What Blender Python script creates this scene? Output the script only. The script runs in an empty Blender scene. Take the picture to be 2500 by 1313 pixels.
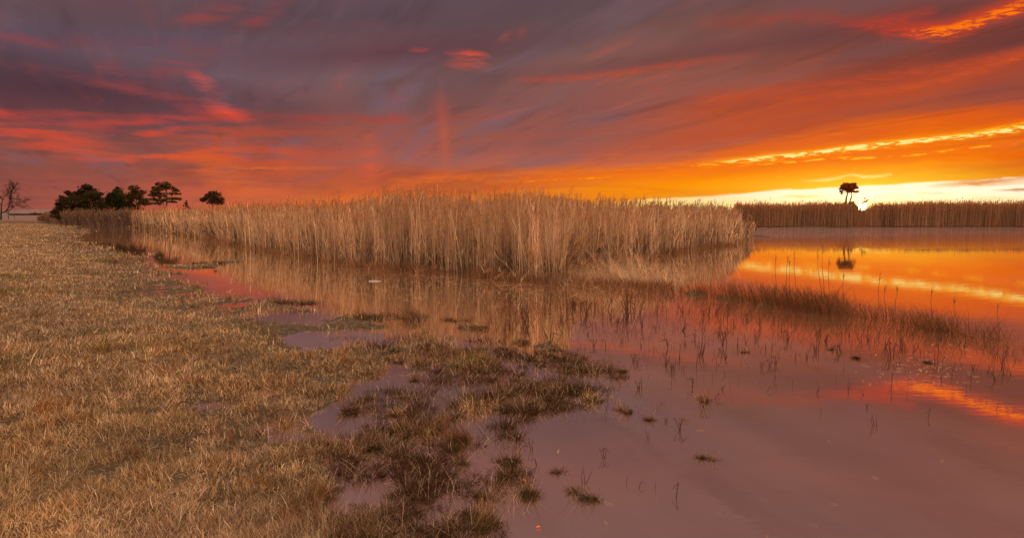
import bpy, math, random
import numpy as np
from mathutils import Vector

# ------------------------------------------------------------------ camera
R = math.radians
rng = np.random.default_rng(7)
random.seed(7)
F = 1629.0                    # focal length in photo pixels (photo 2500 wide)
HOR = 520.0                   # horizon row in the photo
EYE = 1.9                     # eye height over the water
PITCH = math.atan((656.5 - HOR) / F)
sc = bpy.context.scene
C = sc.collection
cam_d = bpy.data.cameras.new('camera')
cam = bpy.data.objects.new('camera', cam_d)
C.objects.link(cam)
cam_d.sensor_width = 36
cam_d.lens = F / 2500 * 36
cam_d.clip_start = 0.05
cam_d.clip_end = 9000
cam.location = (0, 0, EYE)
cam.rotation_euler = (math.pi / 2 - PITCH, 0, 0)
sc.camera = cam
sc.view_settings.view_transform = 'Standard'
sc.view_settings.look = 'None'
sc.view_settings.exposure = 0.0
sc.view_settings.gamma = 1.0


def ray(px, py):
    px = np.asarray(px, float); py = np.asarray(py, float)
    x = (px - 1250) / F; v = -(py - 656.5) / F
    c, s = math.cos(PITCH), math.sin(PITCH)
    return x, c + v * s, v * c - s          # world x, y, z of an unnormalised ray


def gnd(px, py, z=0.0):
    x, y, w = ray(px, py)
    t = (z - EYE) / w
    return x * t, y * t


def at(px, py, D):
    x, y, w = ray(px, py)
    t = D / y
    return (float(x * t), float(D), float(EYE + w * t))


def azel(px, py):
    x, y, w = ray(px, py)
    return math.degrees(math.atan2(x, y)), math.degrees(math.atan2(w, math.hypot(x, y)))


def lin(c):
    o = []
    for k in c:
        k = k / 255.0
        o.append(k / 12.92 if k <= 0.04045 else ((k + 0.055) / 1.055) ** 2.4)
    return o


SUN_U, SUN_V = azel(2102, 509)

# ------------------------------------------------------------------ sky
world = bpy.data.worlds.new('World')
sc.world = world
world.use_nodes = True
nt = world.node_tree
nt.nodes.clear()


class E:
    """a float socket or number with operators that make math nodes"""
    def __init__(s, k): s.k = k
    def __add__(a, b): return M('ADD', a, b)
    __radd__ = __add__
    def __sub__(a, b): return M('SUBTRACT', a, b)
    def __rsub__(a, b): return M('SUBTRACT', b, a)
    def __mul__(a, b): return M('MULTIPLY', a, b)
    __rmul__ = __mul__
    def __truediv__(a, b): return M('DIVIDE', a, b)
    def __rtruediv__(a, b): return M('DIVIDE', b, a)


def put(sock, v):
    if isinstance(v, E): v = v.k
    if isinstance(v, bpy.types.NodeSocket): nt.links.new(v, sock)
    else: sock.default_value = v


def M(op, a, b=None, c=None, clamp=False):
    n = nt.nodes.new('ShaderNodeMath'); n.operation = op; n.use_clamp = clamp
    put(n.inputs[0], a)
    if b is not None: put(n.inputs[1], b)
    if c is not None: put(n.inputs[2], c)
    return E(n.outputs[0])


def sm(x, a, b, lo=0.0, hi=1.0):
    n = nt.nodes.new('ShaderNodeMapRange'); n.interpolation_type = 'SMOOTHSTEP'
    put(n.inputs[0], x)
    n.inputs[1].default_value = a; n.inputs[2].default_value = b
    n.inputs[3].default_value = lo; n.inputs[4].default_value = hi
    return E(n.outputs[0])


def V(x, y, z=0.0):
    n = nt.nodes.new('ShaderNodeCombineXYZ')
    put(n.inputs[0], x); put(n.inputs[1], y); put(n.inputs[2], z)
    return n.outputs[0]


def noise(vec, scale=1.0, detail=4.0, rough=0.5, dist=0.0):
    n = nt.nodes.new('ShaderNodeTexNoise'); n.noise_dimensions = '3D'
    nt.links.new(vec, n.inputs['Vector'])
    n.inputs['Scale'].default_value = scale; n.inputs['Detail'].default_value = detail
    n.inputs['Roughness'].default_value = rough; n.inputs['Distortion'].default_value = dist
    return E(n.outputs[0])


def curve(x, pts, x0, x1, y0, y1):
    n = nt.nodes.new('ShaderNodeFloatCurve')
    m = n.mapping; m.use_clip = False
    cv = m.curves[0]
    P = [((a - x0) / (x1 - x0), (b - y0) / (y1 - y0)) for a, b in pts]
    cv.points[0].location = P[0]; cv.points[1].location = P[-1]
    for p in P[1:-1]: cv.points.new(*p)
    m.update()
    nt.links.new(M('DIVIDE', x - x0, x1 - x0, clamp=True).k, n.inputs[1])
    return E(n.outputs[0]) * (y1 - y0) + y0


def mixc(f, a, b, mode='MIX'):
    n = nt.nodes.new('ShaderNodeMix'); n.data_type = 'RGBA'; n.blend_type = mode
    n.clamp_factor = True
    put(n.inputs[0], f)
    for s, v in ((n.inputs[6], a), (n.inputs[7], b)):
        if isinstance(v, (tuple, list)): s.default_value = (*v[:3], 1)
        else: nt.links.new(v, s)
    return n.outputs[2]


def ramp(x, stops):
    n = nt.nodes.new('ShaderNodeValToRGB')
    put(n.inputs[0], x)
    cr = n.color_ramp; cr.interpolation = 'LINEAR'
    stops = sorted(stops)
    cr.elements[0].position = stops[0][0]; cr.elements[0].color = (*stops[0][1], 1)
    cr.elements[1].position = stops[-1][0]; cr.elements[1].color = (*stops[-1][1], 1)
    for p, c in stops[1:-1]:
        e = cr.elements.new(p); e.color = (*c, 1)
    return n.outputs[0]


tc = nt.nodes.new('ShaderNodeTexCoord')
sp = nt.nodes.new('ShaderNodeSeparateXYZ')
nt.links.new(tc.outputs['Generated'], sp.inputs[0])
dx, dy, dz = E(sp.outputs[0]), E(sp.outputs[1]), E(sp.outputs[2])
u = M('ARCTAN2', dx, dy) * (180 / math.pi)
v = M('ARCSINE', dz) * (180 / math.pi)
vp = M('MAXIMUM', v, 0.0)

# cloud-layer coordinates (a runs along the wind, towards azimuth -25 deg)
k = 1.0 / (M('MAXIMUM', dz, 0.0) + 0.085)
X, Y = dx * k, dy * k
ca, sa = math.cos(R(-25)), math.sin(R(-25))
A = X * sa + Y * ca
B = X * ca - Y * sa
warp1 = noise(V(A * 0.5, B * 1.0, 3.1), 1.0, 3, 0.5) - 0.5
warp2 = noise(V(A * 0.6, B * 1.2, 8.7), 1.0, 3, 0.5) - 0.5
Aw = A + warp1 * 1.2
Bw = B + warp2 * 0.42
nA = noise(V(Aw * 0.33, Bw * 1.25, 0.0), 1.0, 4, 0.5)          # broad bands
nB = noise(V(Aw * 0.55, Bw * 2.3, 5.0), 1.0, 5, 0.55)          # mid bands
nC = noise(V(Aw * 0.9, Bw * 4.6, 11.0), 1.0, 5, 0.6)           # thin streaks
nF = noise(V(u * 0.30, v * 2.6, 2.0), 1.0, 5, 0.6)             # flat wisps at the horizon
nG = noise(V(u * 0.9, v * 4.5, 4.0), 1.0, 6, 0.65, 0.6)        # torn edges
nH = noise(V(u * 0.17, v * 0.55, 9.0), 1.0, 3, 0.5)
edge = (nG - 0.5)

COLS = {
    0:    [(520, (150, 78, 72)), (490, (158, 80, 70)), (440, (138, 72, 68)), (400, (138, 74, 68)), (340, (126, 72, 72)), (290, (118, 66, 70)), (240, (98, 58, 66)), (170, (84, 62, 74)), (90, (86, 68, 84)), (0, (92, 66, 76))],
    500:  [(520, (200, 96, 66)), (470, (176, 88, 68)), (430, (156, 82, 68)), (390, (142, 78, 72)), (330, (118, 72, 78)), (270, (112, 74, 84)), (200, (98, 68, 80)), (110, (84, 66, 82)), (50, (92, 64, 74)), (0, (92, 66, 78))],
    950:  [(520, (245, 130, 30)), (470, (212, 100, 45)), (430, (190, 88, 55)), (390, (160, 82, 68)), (330, (145, 76, 66)), (270, (120, 76, 78)), (200, (108, 78, 84)), (110, (98, 66, 74)), (50, (84, 62, 74)), (0, (88, 66, 78))],
    1400: [(520, (250, 160, 30)), (470, (226, 112, 32)), (430, (214, 104, 36)), (390, (160, 86, 68)), (330, (138, 76, 70)), (270, (126, 74, 74)), (190, (124, 76, 74)), (110, (108, 76, 80)), (50, (96, 70, 76)), (0, (90, 66, 78))],
    1800: [(520, (255, 180, 40)), (470, (248, 138, 5)), (430, (240, 122, 8)), (390, (205, 90, 30)), (330, (186, 84, 46)), (260, (158, 70, 44)), (190, (136, 74, 66)), (110, (122, 72, 68)), (50, (116, 70, 66)), (0, (106, 70, 74))],
    2150: [(520, (255, 200, 70)), (470, (255, 180, 30)), (430, (255, 160, 10)), (390, (245, 118, 5)), (330, (205, 88, 24)), (260, (165, 76, 46)), (190, (146, 66, 44)), (110, (116, 56, 52)), (50, (112, 60, 60)), (0, (108, 66, 70))],
    2500: [(520, (250, 170, 40)), (450, (225, 112, 18)), (400, (226, 100, 12)), (350, (226, 100, 12)), (300, (196, 78, 22)), (230, (150, 72, 54)), (170, (132, 64, 52)), (110, (106, 52, 52)), (50, (112, 54, 50)), (0, (116, 62, 60))],
}
VM = 30.0
vwarp = v + (sm(v, 1.0, 6.0) * ((nB - 0.5) * 4.5 + (nH - 0.5) * 3.0))
last = None; lu = None
for px in sorted(COLS):
    uu = azel(px, 520)[0]
    st = []
    for py, c in COLS[px]:
        kk_ = 1.0 if py > 420 or px > 1900 and py > 330 or px < 900 and py > 250 else 1.10
        gy_ = 3 if c[2] > c[1] - 12 else 0
        st.append((max(0.0, azel(px, py)[1]) / VM, lin(((c[0] - gy_ * .3) * kk_, (c[1] + gy_) * kk_, (c[2] - gy_ * .6) * kk_))))
    t = 0.0 if px < 1200 else 1.0
    st.append((21.0 / VM, lin((124, 84, 84) if px < 1900 else (124, 80, 78))))
    st.append((26.0 / VM, lin((118, 86, 88) if px < 1900 else (112, 82, 84))))
    st.append((1.0, lin((120, 92, 94))))
    c = ramp(vwarp / VM, st)
    if last is None: last = c
    else: last = mixc(M('DIVIDE', (u + (nH - 0.5) * 8 - lu), uu - lu, clamp=True), last, c)
    lu = uu
base = last

# grey-mauve ridges and darker troughs in the deck
sunny = sm(u, -10, 28)                                      # 0 left, 1 towards the sun side
low = sm(v, 9, 1)
shade = sm(nA, 0.36, 0.62)
base = mixc(sm(nA, 0.52, 0.36) * 0.42, base, mixc(0.5, base, lin((58, 46, 52))))
pale = sm(nB, 0.50, 0.66) * sm(v, 1.5, 5) * (1 - sunny * 0.6)
base = mixc(pale * 0.5, base, mixc(sunny, lin((120, 98, 110)), lin((136, 98, 96))))
litcol = mixc(sunny, lin((196, 84, 64)), lin((228, 100, 36)))
lit = sm(nC, 0.52, 0.74) * sm(nA, 0.38, 0.60) * sm(v, 24, 8)
base = mixc(lit * (sunny * 0.20 + 0.30), base, litcol)
dark2 = sm(nC, 0.47, 0.28)
base = mixc(dark2 * 0.40, base, mixc(0.6, base, lin((70, 38, 40))))
base = mixc(sm(nF, 0.52, 0.70) * low * 0.30, base, mixc(sunny, lin((176, 90, 76)), lin((255, 160, 30))))
base = mixc(sm(nF, 0.48, 0.30) * low * 0.30, base, mixc(sunny, lin((120, 70, 72)), lin((205, 90, 15))))

WU = u + edge * 0.5 + warp1 * 0.6
WV = v + edge * 0.5
WVEC = V(WU, WV)


def streak(col_a, col_b, pts, amp, warp=0.5, breakup=0.5, lo=0.42, hi=0.62):
    """a long torn cloud edge following photo points (px, py, half width px, strength)"""
    global base
    P = []
    for px, py, w, s in pts:
        a, b = azel(px, py)
        P.append((a, b, w / F * 57.3, s))
    x0, x1 = P[0][0], P[-1][0]
    wmean = sum(p[2] for p in P) / len(P)
    t = M('MULTIPLY_ADD', u, 1 / (x1 - x0), -x0 / (x1 - x0), clamp=True)

    def cv(vals):
        n = nt.nodes.new('ShaderNodeFloatCurve')
        c = n.mapping.curves[0]
        Q = [((p[0] - x0) / (x1 - x0), q) for p, q in zip(P, vals)]
        c.points[0].location = Q[0]; c.points[1].location = Q[-1]
        for q in Q[1:-1]: c.points.new(*q)
        n.mapping.update()
        nt.links.new(t.k, n.inputs[1])
        return E(n.outputs[0])
    vc = cv([p[1] / 21.0 for p in P])
    vals = [p[3] for p in P]
    if x1 < 36: vals[-1] = 0.0
    vals[0] = 0.0
    st = cv(vals)
    d = M('MULTIPLY_ADD', vc, -21.0, v + edge * warp) * (1 / wmean)
    g = M('EXPONENT', d * d * -1.0)
    f = g * st * sm(nG, lo, hi, amp * (1 - breakup), amp)
    base = mixc(f, base, col_a)
    if col_b is not None:
        base = mixc(sm(f, 0.45, 0.9), base, col_b)


def blob(px, py, rx, ry, col, amp, tilt=0.0, brk=0.6):
    global base
    a, b = azel(px, py)
    q = 57.3 / F
    n = nt.nodes.new('ShaderNodeMapping'); n.vector_type = 'TEXTURE'
    nt.links.new(WVEC, n.inputs[0])
    n.inputs[1].default_value = (a, b, 0)
    n.inputs[2].default_value = (0, 0, R(tilt))
    n.inputs[3].default_value = (rx * q * 1.8, ry * q * 1.8, 1)
    g = nt.nodes.new('ShaderNodeTexGradient'); g.gradient_type = 'SPHERICAL'
    nt.links.new(n.outputs[0], g.inputs[0])
    f = M('MULTIPLY', E(g.outputs[1]), BRK if brk >= 0.5 else amp * 1.25)
    if brk >= 0.5: f = f * (amp * 1.25)
    base = mixc(f, base, lin(col))


nP = noise(V(WU * 0.16, WV * 1.5, 21.0), 1.0, 4, 0.55, 0.4)
BRK = sm(nP, 0.36, 0.62, 0.15, 1.1)


# broad tints
blob(640, 150, 260, 40, (122, 96, 104), 0.40, 4, 0.2)
blob(150, 215, 300, 45, (74, 48, 58), 0.65, -3, 0.2)
blob(950, 130, 330, 26, (96, 58, 66), 0.6, 6, 0.2)
blob(1350, 345, 280, 26, (132, 86, 84), 0.45, 2, 0.3)
blob(1050, 395, 260, 14, (150, 98, 92), 0.5, 0, 0.3)
blob(2050, 260, 330, 22, (176, 66, 36), 0.55, 10, 0.3)
blob(1850, 300, 300, 16, (186, 84, 50), 0.5, 8, 0.3)
blob(1750, 130, 420, 18, (100, 60, 62), 0.4, 5, 0.2)
blob(1750, 445, 300, 20, (255, 156, 4), 0.8, 3, 0.2)
blob(2080, 470, 230, 40, (255, 196, 40), 0.75, 2, 0.2)
# red and orange lit puffs, left half
for q in [(60, 285, 90, 7, (214, 72, 56), .85, -4), (70, 318, 110, 10, (214, 74, 52), .8, 2), (80, 338, 60, 8, (224, 78, 46), .8, -2),
          (210, 288, 70, 8, (206, 74, 60), .75, -2), (200, 366, 110, 7, (226, 80, 48), .9, -3), (190, 342, 60, 10, (210, 76, 50), .7, -10),
          (420, 288, 110, 9, (216, 70, 48), .85, 8), (470, 262, 50, 18, (170, 66, 60), .5, -30), (560, 278, 40, 13, (232, 82, 56), .95, -22),
          (500, 206, 30, 12, (218, 84, 70), .85, -30), (395, 322, 50, 6, (226, 76, 44), .85, 12), (430, 160, 60, 18, (158, 68, 66), .6, 25),
          (260, 150, 50, 14, (160, 66, 64), .55, -38), (300, 215, 110, 8, (168, 70, 70), .5, -10), (60, 98, 50, 8, (160, 66, 66), .5, -8),
          (420, 386, 110, 6, (230, 88, 46), .9, 4), (480, 370, 60, 4, (238, 90, 46), .85, 6), (190, 388, 120, 6, (206, 84, 58), .6, 0), (560, 395, 130, 50, (214, 86, 36), .75, 0),
          (780, 290, 300, 9, (176, 62, 44), .6, 2), (700, 320, 200, 12, (188, 72, 44), .6, 4), (700, 375, 150, 22, (198, 76, 46), .6, -4),
          (520, 35, 60, 14, (170, 70, 60), .6, 20), (640, 40, 60, 14, (170, 66, 58), .5, 35), (330, 110, 160, 12, (120, 62, 68), .5, 5),
          (640, 412, 120, 4, (236, 112, 50), .7, 2), (560, 440, 60, 26, (232, 118, 50), .5, -30), (700, 470, 220, 14, (226, 104, 56), .45, 0),
          (1140, 134, 34, 8, (240, 86, 50), .95, -4), (1142, 160, 36, 9, (236, 84, 48), .95, -3), (1020, 122, 18, 4, (190, 70, 60), .7, 0),
          (1230, 92, 16, 8, (184, 84, 66), .35, 40), (1272, 78, 14, 9, (170, 76, 66), .3, 60),
          (1360, 330, 120, 5, (182, 78, 50), .5, 3), (1700, 375, 130, 8, (216, 92, 30), .5, 3)]:
    blob(*q[:5], q[5] * (.68 if q[0] < 900 else .8), q[6])
# virga
blob(1082, 322, 12, 75, (206, 90, 62), 0.18, 3, 0.1)
blob(1084, 345, 7, 50, (216, 92, 58), 0.14, 5, 0.1)
blob(1078, 275, 24, 30, (186, 80, 62), 0.22, 3, 0.1)
blob(905, 400, 22, 46, (214, 92, 60), 0.45, 0, 0.6)
blob(960, 320, 28, 80, (170, 74, 58), 0.30, -14, 0.6)
blob(700, 405, 14, 40, (206, 88, 50), 0.30, 0, 0.6)
blob(545, 400, 36, 66, (210, 86, 42), 0.35, 8, 0.6)

RED = lin((200, 76, 40)); ORG = lin((255, 120, 12)); YEL = lin((255, 190, 40)); PALE = lin((255, 236, 140))
streak(RED, None, [(1240, 195, 7, .3), (1420, 190, 8, .6), (1560, 172, 8, .6), (1700, 152, 9, .5), (1860, 136, 8, .2)], .9, .4)
streak(RED, None, [(1700, 252, 14, .2), (1900, 225, 14, .8), (2100, 196, 12, .8), (2300, 166, 10, .8), (2520, 128, 10, .9)], .8, .5)
streak(lin((216, 84, 30)), None, [(1850, 248, 10, .2), (2050, 230, 9, .8), (2250, 205, 9, .8), (2520, 130, 9, .9)], .7, .4)
streak(lin((176, 62, 44)), None, [(1700, 58, 12, .2), (1850, 50, 14, .7), (1980, 40, 14, .7), (2100, 60, 14, .8), (2300, 74, 14, .9)], .6, 1.2)
streak(lin((226, 62, 22)), ORG, [(2120, 70, 8, .1), (2250, 74, 10, .8), (2310, 72, 13, 1), (2400, 44, 22, 1), (2520, 2, 30, 1)], 1.0, 1.3, .45)
streak(lin((214, 60, 28)), None, [(2060, 66, 6, .1), (2180, 46, 14, .8), (2300, 24, 10, .4)], .55, 1.3, .5)
streak(ORG, None, [(1350, 446, 30, .1), (1600, 425, 30, .6), (1900, 400, 34, .9), (2200, 380, 36, .8), (2520, 350, 34, .5)], .8, .4, .2)
streak(ORG, YEL, [(940, 443, 4, .4), (1120, 434, 5, .5), (1300, 427, 5, .5), (1500, 414, 8, .5), (1700, 400, 10, .75), (1950, 378, 13, 1), (2150, 352, 13, 1), (2320, 333, 12, 1), (2520, 298, 12, 1)], .9, .8, .55)
streak(YEL, PALE, [(1700, 402, 4, .1), (1850, 386, 6, .8), (1980, 374, 7, 1), (2100, 358, 9, 1), (2250, 342, 6, .9), (2400, 326, 5, .8), (2520, 306, 6, .9)], 1.15, .9, .6, .40, .56)
streak(ORG, YEL, [(1180, 447, 3, .3), (1400, 436, 4, .7), (1650, 420, 4, .5), (1850, 401, 5, .8), (2050, 386, 5, 1), (2200, 381, 5, .9), (2350, 362, 6, .8), (2520, 344, 6, .9)], .95, .55, .5)
streak(ORG, None, [(2250, 412, 4, .1), (2380, 404, 4, .7), (2520, 398, 4, .5)], .7, .4, .6)
streak(PALE, None, [(1950, 443, 2, .1), (2040, 436, 3, .8), (2080, 428, 4, .9), (2120, 432, 4, .9), (2180, 424, 2, .2)], .9, .3, .4)
streak(RED, None, [(1020, 470, 4, .1), (1200, 462, 4, .5), (1500, 454, 5, .5), (1700, 470, 6, .4), (1900, 462, 5, .3)], .35, .3, .3)

# the clear gap under the cloud deck, open towards the sun
ge = [(1180, 512), (1400, 502), (1500, 492), (1600, 484), (1750, 476), (1900, 464), (2000, 459), (2100, 452), (2300, 443), (2520, 432), (2800, 420)]
GP = [azel(*p) for p in ge]
gv = curve(u, GP, GP[0][0], GP[-1][0], 0.0, 6.0)
gapn = (nF - 0.5) * 0.45 + edge * 0.14
gap = sm(gv - v + gapn, -0.05, 0.13) * sm(u, GP[0][0], GP[0][0] + 6)
sky = nt.nodes.new('ShaderNodeTexSky'); sky.sky_type = 'NISHITA'
sky.sun_disc = False; sky.sun_elevation = R(SUN_V); sky.sun_rotation = R(SUN_U)
sky.dust_density = 3.0; sky.air_density = 1.5
gcol = mixc(sm(u, 4, 26), lin((255, 190, 60)), lin((255, 246, 214)))
gcol = mixc(sm(v, 1.6, 0.2) * 0.75, gcol, lin((255, 226, 110)))
gcol = mixc(sm(nF, 0.56, 0.68) * 0.30, gcol, lin((255, 190, 90)))
nishi = nt.nodes.new('ShaderNodeVectorMath'); nishi.operation = 'SCALE'
nt.links.new(sky.outputs[0], nishi.inputs[0]); nishi.inputs[3].default_value = 0.10
gcol = mixc(1.0, gcol, nishi.outputs[0], 'ADD')
base = mixc(gap, base, gcol)
# little clouds inside the gap
for q in [(2395, 447, 60, 5, (226, 150, 90), .9, 2), (2490, 464, 26, 2.5, (200, 130, 80), .9, 0), (1955, 480, 30, 3, (255, 200, 90), .7, 1), (1660, 478, 70, 3, (240, 150, 30), .85, 1), (2270, 472, 26, 1.6, (250, 205, 120), .8, 0), (2440, 440, 60, 3, (214, 140, 80), .6, 4)]:
    blob(q[0], q[1], q[2], q[3], q[4], q[5], q[6], 0.3)
# glow round the low sun
su, sv = u - SUN_U, v - SUN_V
world.cycles.sampling_method = 'MANUAL'; world.cycles.sample_map_resolution = 512
gl = M('EXPONENT', (su * su / 40.0 + sv * sv / 5.0) * -1.0)
glow = nt.nodes.new('ShaderNodeVectorMath'); glow.operation = 'SCALE'
glow.inputs[0].default_value = (0.55, 0.30, 0.03); nt.links.new(gl.k, glow.inputs[3])
base = mixc(1.0, base, glow.outputs[0], 'ADD')
core = sm(M('SQRT', su * su + sv * sv), 0.60, 0.22)
hl = M('EXPONENT', (su * su + sv * sv) * -0.8)
hg = nt.nodes.new('ShaderNodeVectorMath'); hg.operation = 'SCALE'
hg.inputs[0].default_value = (1.2, 0.75, 0.22); nt.links.new(hl.k, hg.inputs[3])
base = mixc(1.0, base, hg.outputs[0], 'ADD')
cg = nt.nodes.new('ShaderNodeVectorMath'); cg.operation = 'SCALE'
cg.inputs[0].default_value = (9, 6.5, 3.2); nt.links.new((core * core).k, cg.inputs[3])
base = mixc(1.0, base, cg.outputs[0], 'ADD')
# added bright sky overhead and behind the viewer, fill for reeds and grass
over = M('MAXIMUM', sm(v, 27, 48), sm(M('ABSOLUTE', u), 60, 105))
SKY_FILL = 1.42
base = mixc(over * sm(v, -2, 6, 0.3, 1.0), base, (1.02 * SKY_FILL, 0.79 * SKY_FILL, 0.61 * SKY_FILL))
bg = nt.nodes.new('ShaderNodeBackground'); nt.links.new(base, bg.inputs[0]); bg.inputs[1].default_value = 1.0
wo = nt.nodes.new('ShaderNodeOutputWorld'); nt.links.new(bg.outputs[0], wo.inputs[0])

# ------------------------------------------------------------------ sun
sd = bpy.data.lights.new('sun', 'SUN')
sd.energy = 5.0; sd.angle = R(0.6); sd.color = (1.0, 0.36, 0.08)
so = bpy.data.objects.new('sun', sd); C.objects.link(so)
cu, su_ = R(SUN_U), R(SUN_V)
sun_dir = Vector((math.sin(cu) * math.cos(su_), math.cos(cu) * math.cos(su_), math.sin(su_)))
so.rotation_euler = sun_dir.to_track_quat('Z', 'Y').to_euler()
so.location = (30, 60, 20)

# ------------------------------------------------------------------ helpers
def vnoise(x, y, seed=0):
    x = np.asarray(x, float); y = np.asarray(y, float)
    xi = np.floor(x).astype(np.int64); yi = np.floor(y).astype(np.int64)
    fx = x - xi; fy = y - yi
    fx = fx * fx * (3 - 2 * fx); fy = fy * fy * (3 - 2 * fy)

    def h(i, j):
        n = (i * 374761393 + j * 668265263 + seed * 1442695041) & 0xffffffff
        n = ((n ^ (n >> 13)) * 1274126177) & 0xffffffff
        n = n ^ (n >> 16)
        return (n & 0xffff) / 65535.0
    a = h(xi, yi); b = h(xi + 1, yi); c = h(xi, yi + 1); d = h(xi + 1, yi + 1)
    return (a * (1 - fx) + b * fx) * (1 - fy) + (c * (1 - fx) + d * fx) * fy


def fbm(x, y, seed=0, oct=4):
    t = 0; a = 0.5; s = 0
    for o in range(oct):
        t = t + a * vnoise(x * 2 ** o + 17.3 * o, y * 2 ** o - 9.1 * o, seed + o); s += a; a *= 0.5
    return t / s


def sst(x, a, b):
    t = np.clip((x - a) / (b - a), 0, 1)
    return t * t * (3 - 2 * t)


def sdist(x, y, poly):
    """signed distance to a polygon, positive inside"""
    x = np.asarray(x, float); y = np.asarray(y, float)
    d = np.full(x.shape, 1e18); ins = np.zeros(x.shape, bool)
    n = len(poly)
    for i in range(n):
        ax, ay = poly[i]; bx, by = poly[(i + 1) % n]
        ex, ey = bx - ax, by - ay
        t = np.clip(((x - ax) * ex + (y - ay) * ey) / (ex * ex + ey * ey + 1e-12), 0, 1)
        d = np.minimum(d, (x - ax - ex * t) ** 2 + (y - ay - ey * t) ** 2)
        cr = ((ay > y) != (by > y)) & (x < ex * (y - ay) / (ey if abs(ey) > 1e-12 else 1e-12) + ax)
        ins ^= cr
    d = np.sqrt(d)
    return np.where(ins, d, -d)


def nodes_mat(name):
    m = bpy.data.materials.new(name); m.use_nodes = True
    t = m.node_tree; t.nodes.clear()
    o = t.nodes.new('ShaderNodeOutputMaterial')
    return m, t, o


def blade_mat(name, trans=0.3, noise_scale=0.0):
    m, t, o = nodes_mat(name)
    at_ = t.nodes.new('ShaderNodeAttribute'); at_.attribute_name = 'col'
    d = t.nodes.new('ShaderNodeBsdfDiffuse'); tr = t.nodes.new('ShaderNodeBsdfTranslucent')
    mx = t.nodes.new('ShaderNodeMixShader'); mx.inputs[0].default_value = trans
    t.links.new(at_.outputs['Color'], d.inputs[0])
    wm = t.nodes.new('ShaderNodeMix'); wm.data_type = 'RGBA'; wm.blend_type = 'MULTIPLY'; wm.inputs[0].default_value = 1.0
    wm.inputs[7].default_value = (1.9, 1.25, .8, 1); t.links.new(at_.outputs['Color'], wm.inputs[6]); t.links.new(wm.outputs[2], tr.inputs[0])
    t.links.new(d.outputs[0], mx.inputs[1]); t.links.new(tr.outputs[0], mx.inputs[2])
    t.links.new(mx.outputs[0], o.inputs[0])
    return m


def plain_mat(name, c1, c2, scale, rough=0.8):
    m, t, o = nodes_mat(name)
    p = t.nodes.new('ShaderNodeBsdfPrincipled'); p.inputs['Roughness'].default_value = rough
    g = t.nodes.new('ShaderNodeTexCoord'); n = t.nodes.new('ShaderNodeTexNoise')
    n.inputs['Scale'].default_value = scale; n.inputs['Detail'].default_value = 6
    t.links.new(g.outputs['Object'], n.inputs['Vector'])
    r = t.nodes.new('ShaderNodeValToRGB')
    r.color_ramp.elements[0].position = 0.35; r.color_ramp.elements[0].color = (*c1, 1)
    r.color_ramp.elements[1].position = 0.65; r.color_ramp.elements[1].color = (*c2, 1)
    t.links.new(n.outputs[0], r.inputs[0]); t.links.new(r.outputs[0], p.inputs['Base Color'])
    b = t.nodes.new('ShaderNodeBump'); b.inputs['Strength'].default_value = 0.6; b.inputs['Distance'].default_value = 0.03
    t.links.new(n.outputs[0], b.inputs['Height']); t.links.new(b.outputs[0], p.inputs['Normal'])
    t.links.new(p.outputs[0], o.inputs[0])
    return m


def mk(name, verts, faces, mat, col=None, parent=None, smooth=False):
    """verts (n,3); faces (m,k) array"""
    verts = np.asarray(verts, np.float32); faces = np.asarray(faces, np.int32)
    me = bpy.data.meshes.new(name)
    k = faces.shape[1]; m = len(faces)
    me.vertices.add(len(verts)); me.vertices.foreach_set('co', verts.ravel())
    me.loops.add(m * k); me.loops.foreach_set('vertex_index', faces.ravel())
    me.polygons.add(m); me.polygons.foreach_set('loop_start', np.arange(0, m * k, k, dtype=np.int32))
    if smooth: me.polygons.foreach_set('use_smooth', np.ones(m, bool))
    me.update(calc_edges=True)
    if col is not None:
        a = me.color_attributes.new('col', 'FLOAT_COLOR', 'POINT')
        a.data.foreach_set('color', np.hstack([col, np.ones((len(col), 1))]).astype(np.float32).ravel())
    me.materials.append(mat)
    o = bpy.data.objects.new(name, me); C.objects.link(o)
    if parent is not None: o.parent = parent
    return o


def tag(o, label=None, cat=None, group=None, kind=None):
    if label: o['label'] = label
    if cat: o['category'] = cat
    if group: o['group'] = group
    if kind: o['kind'] = kind
    return o


def empty(name, loc):
    o = bpy.data.objects.new(name, None); C.objects.link(o); o.location = loc
    o.empty_display_size = 0.1
    return o


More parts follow.
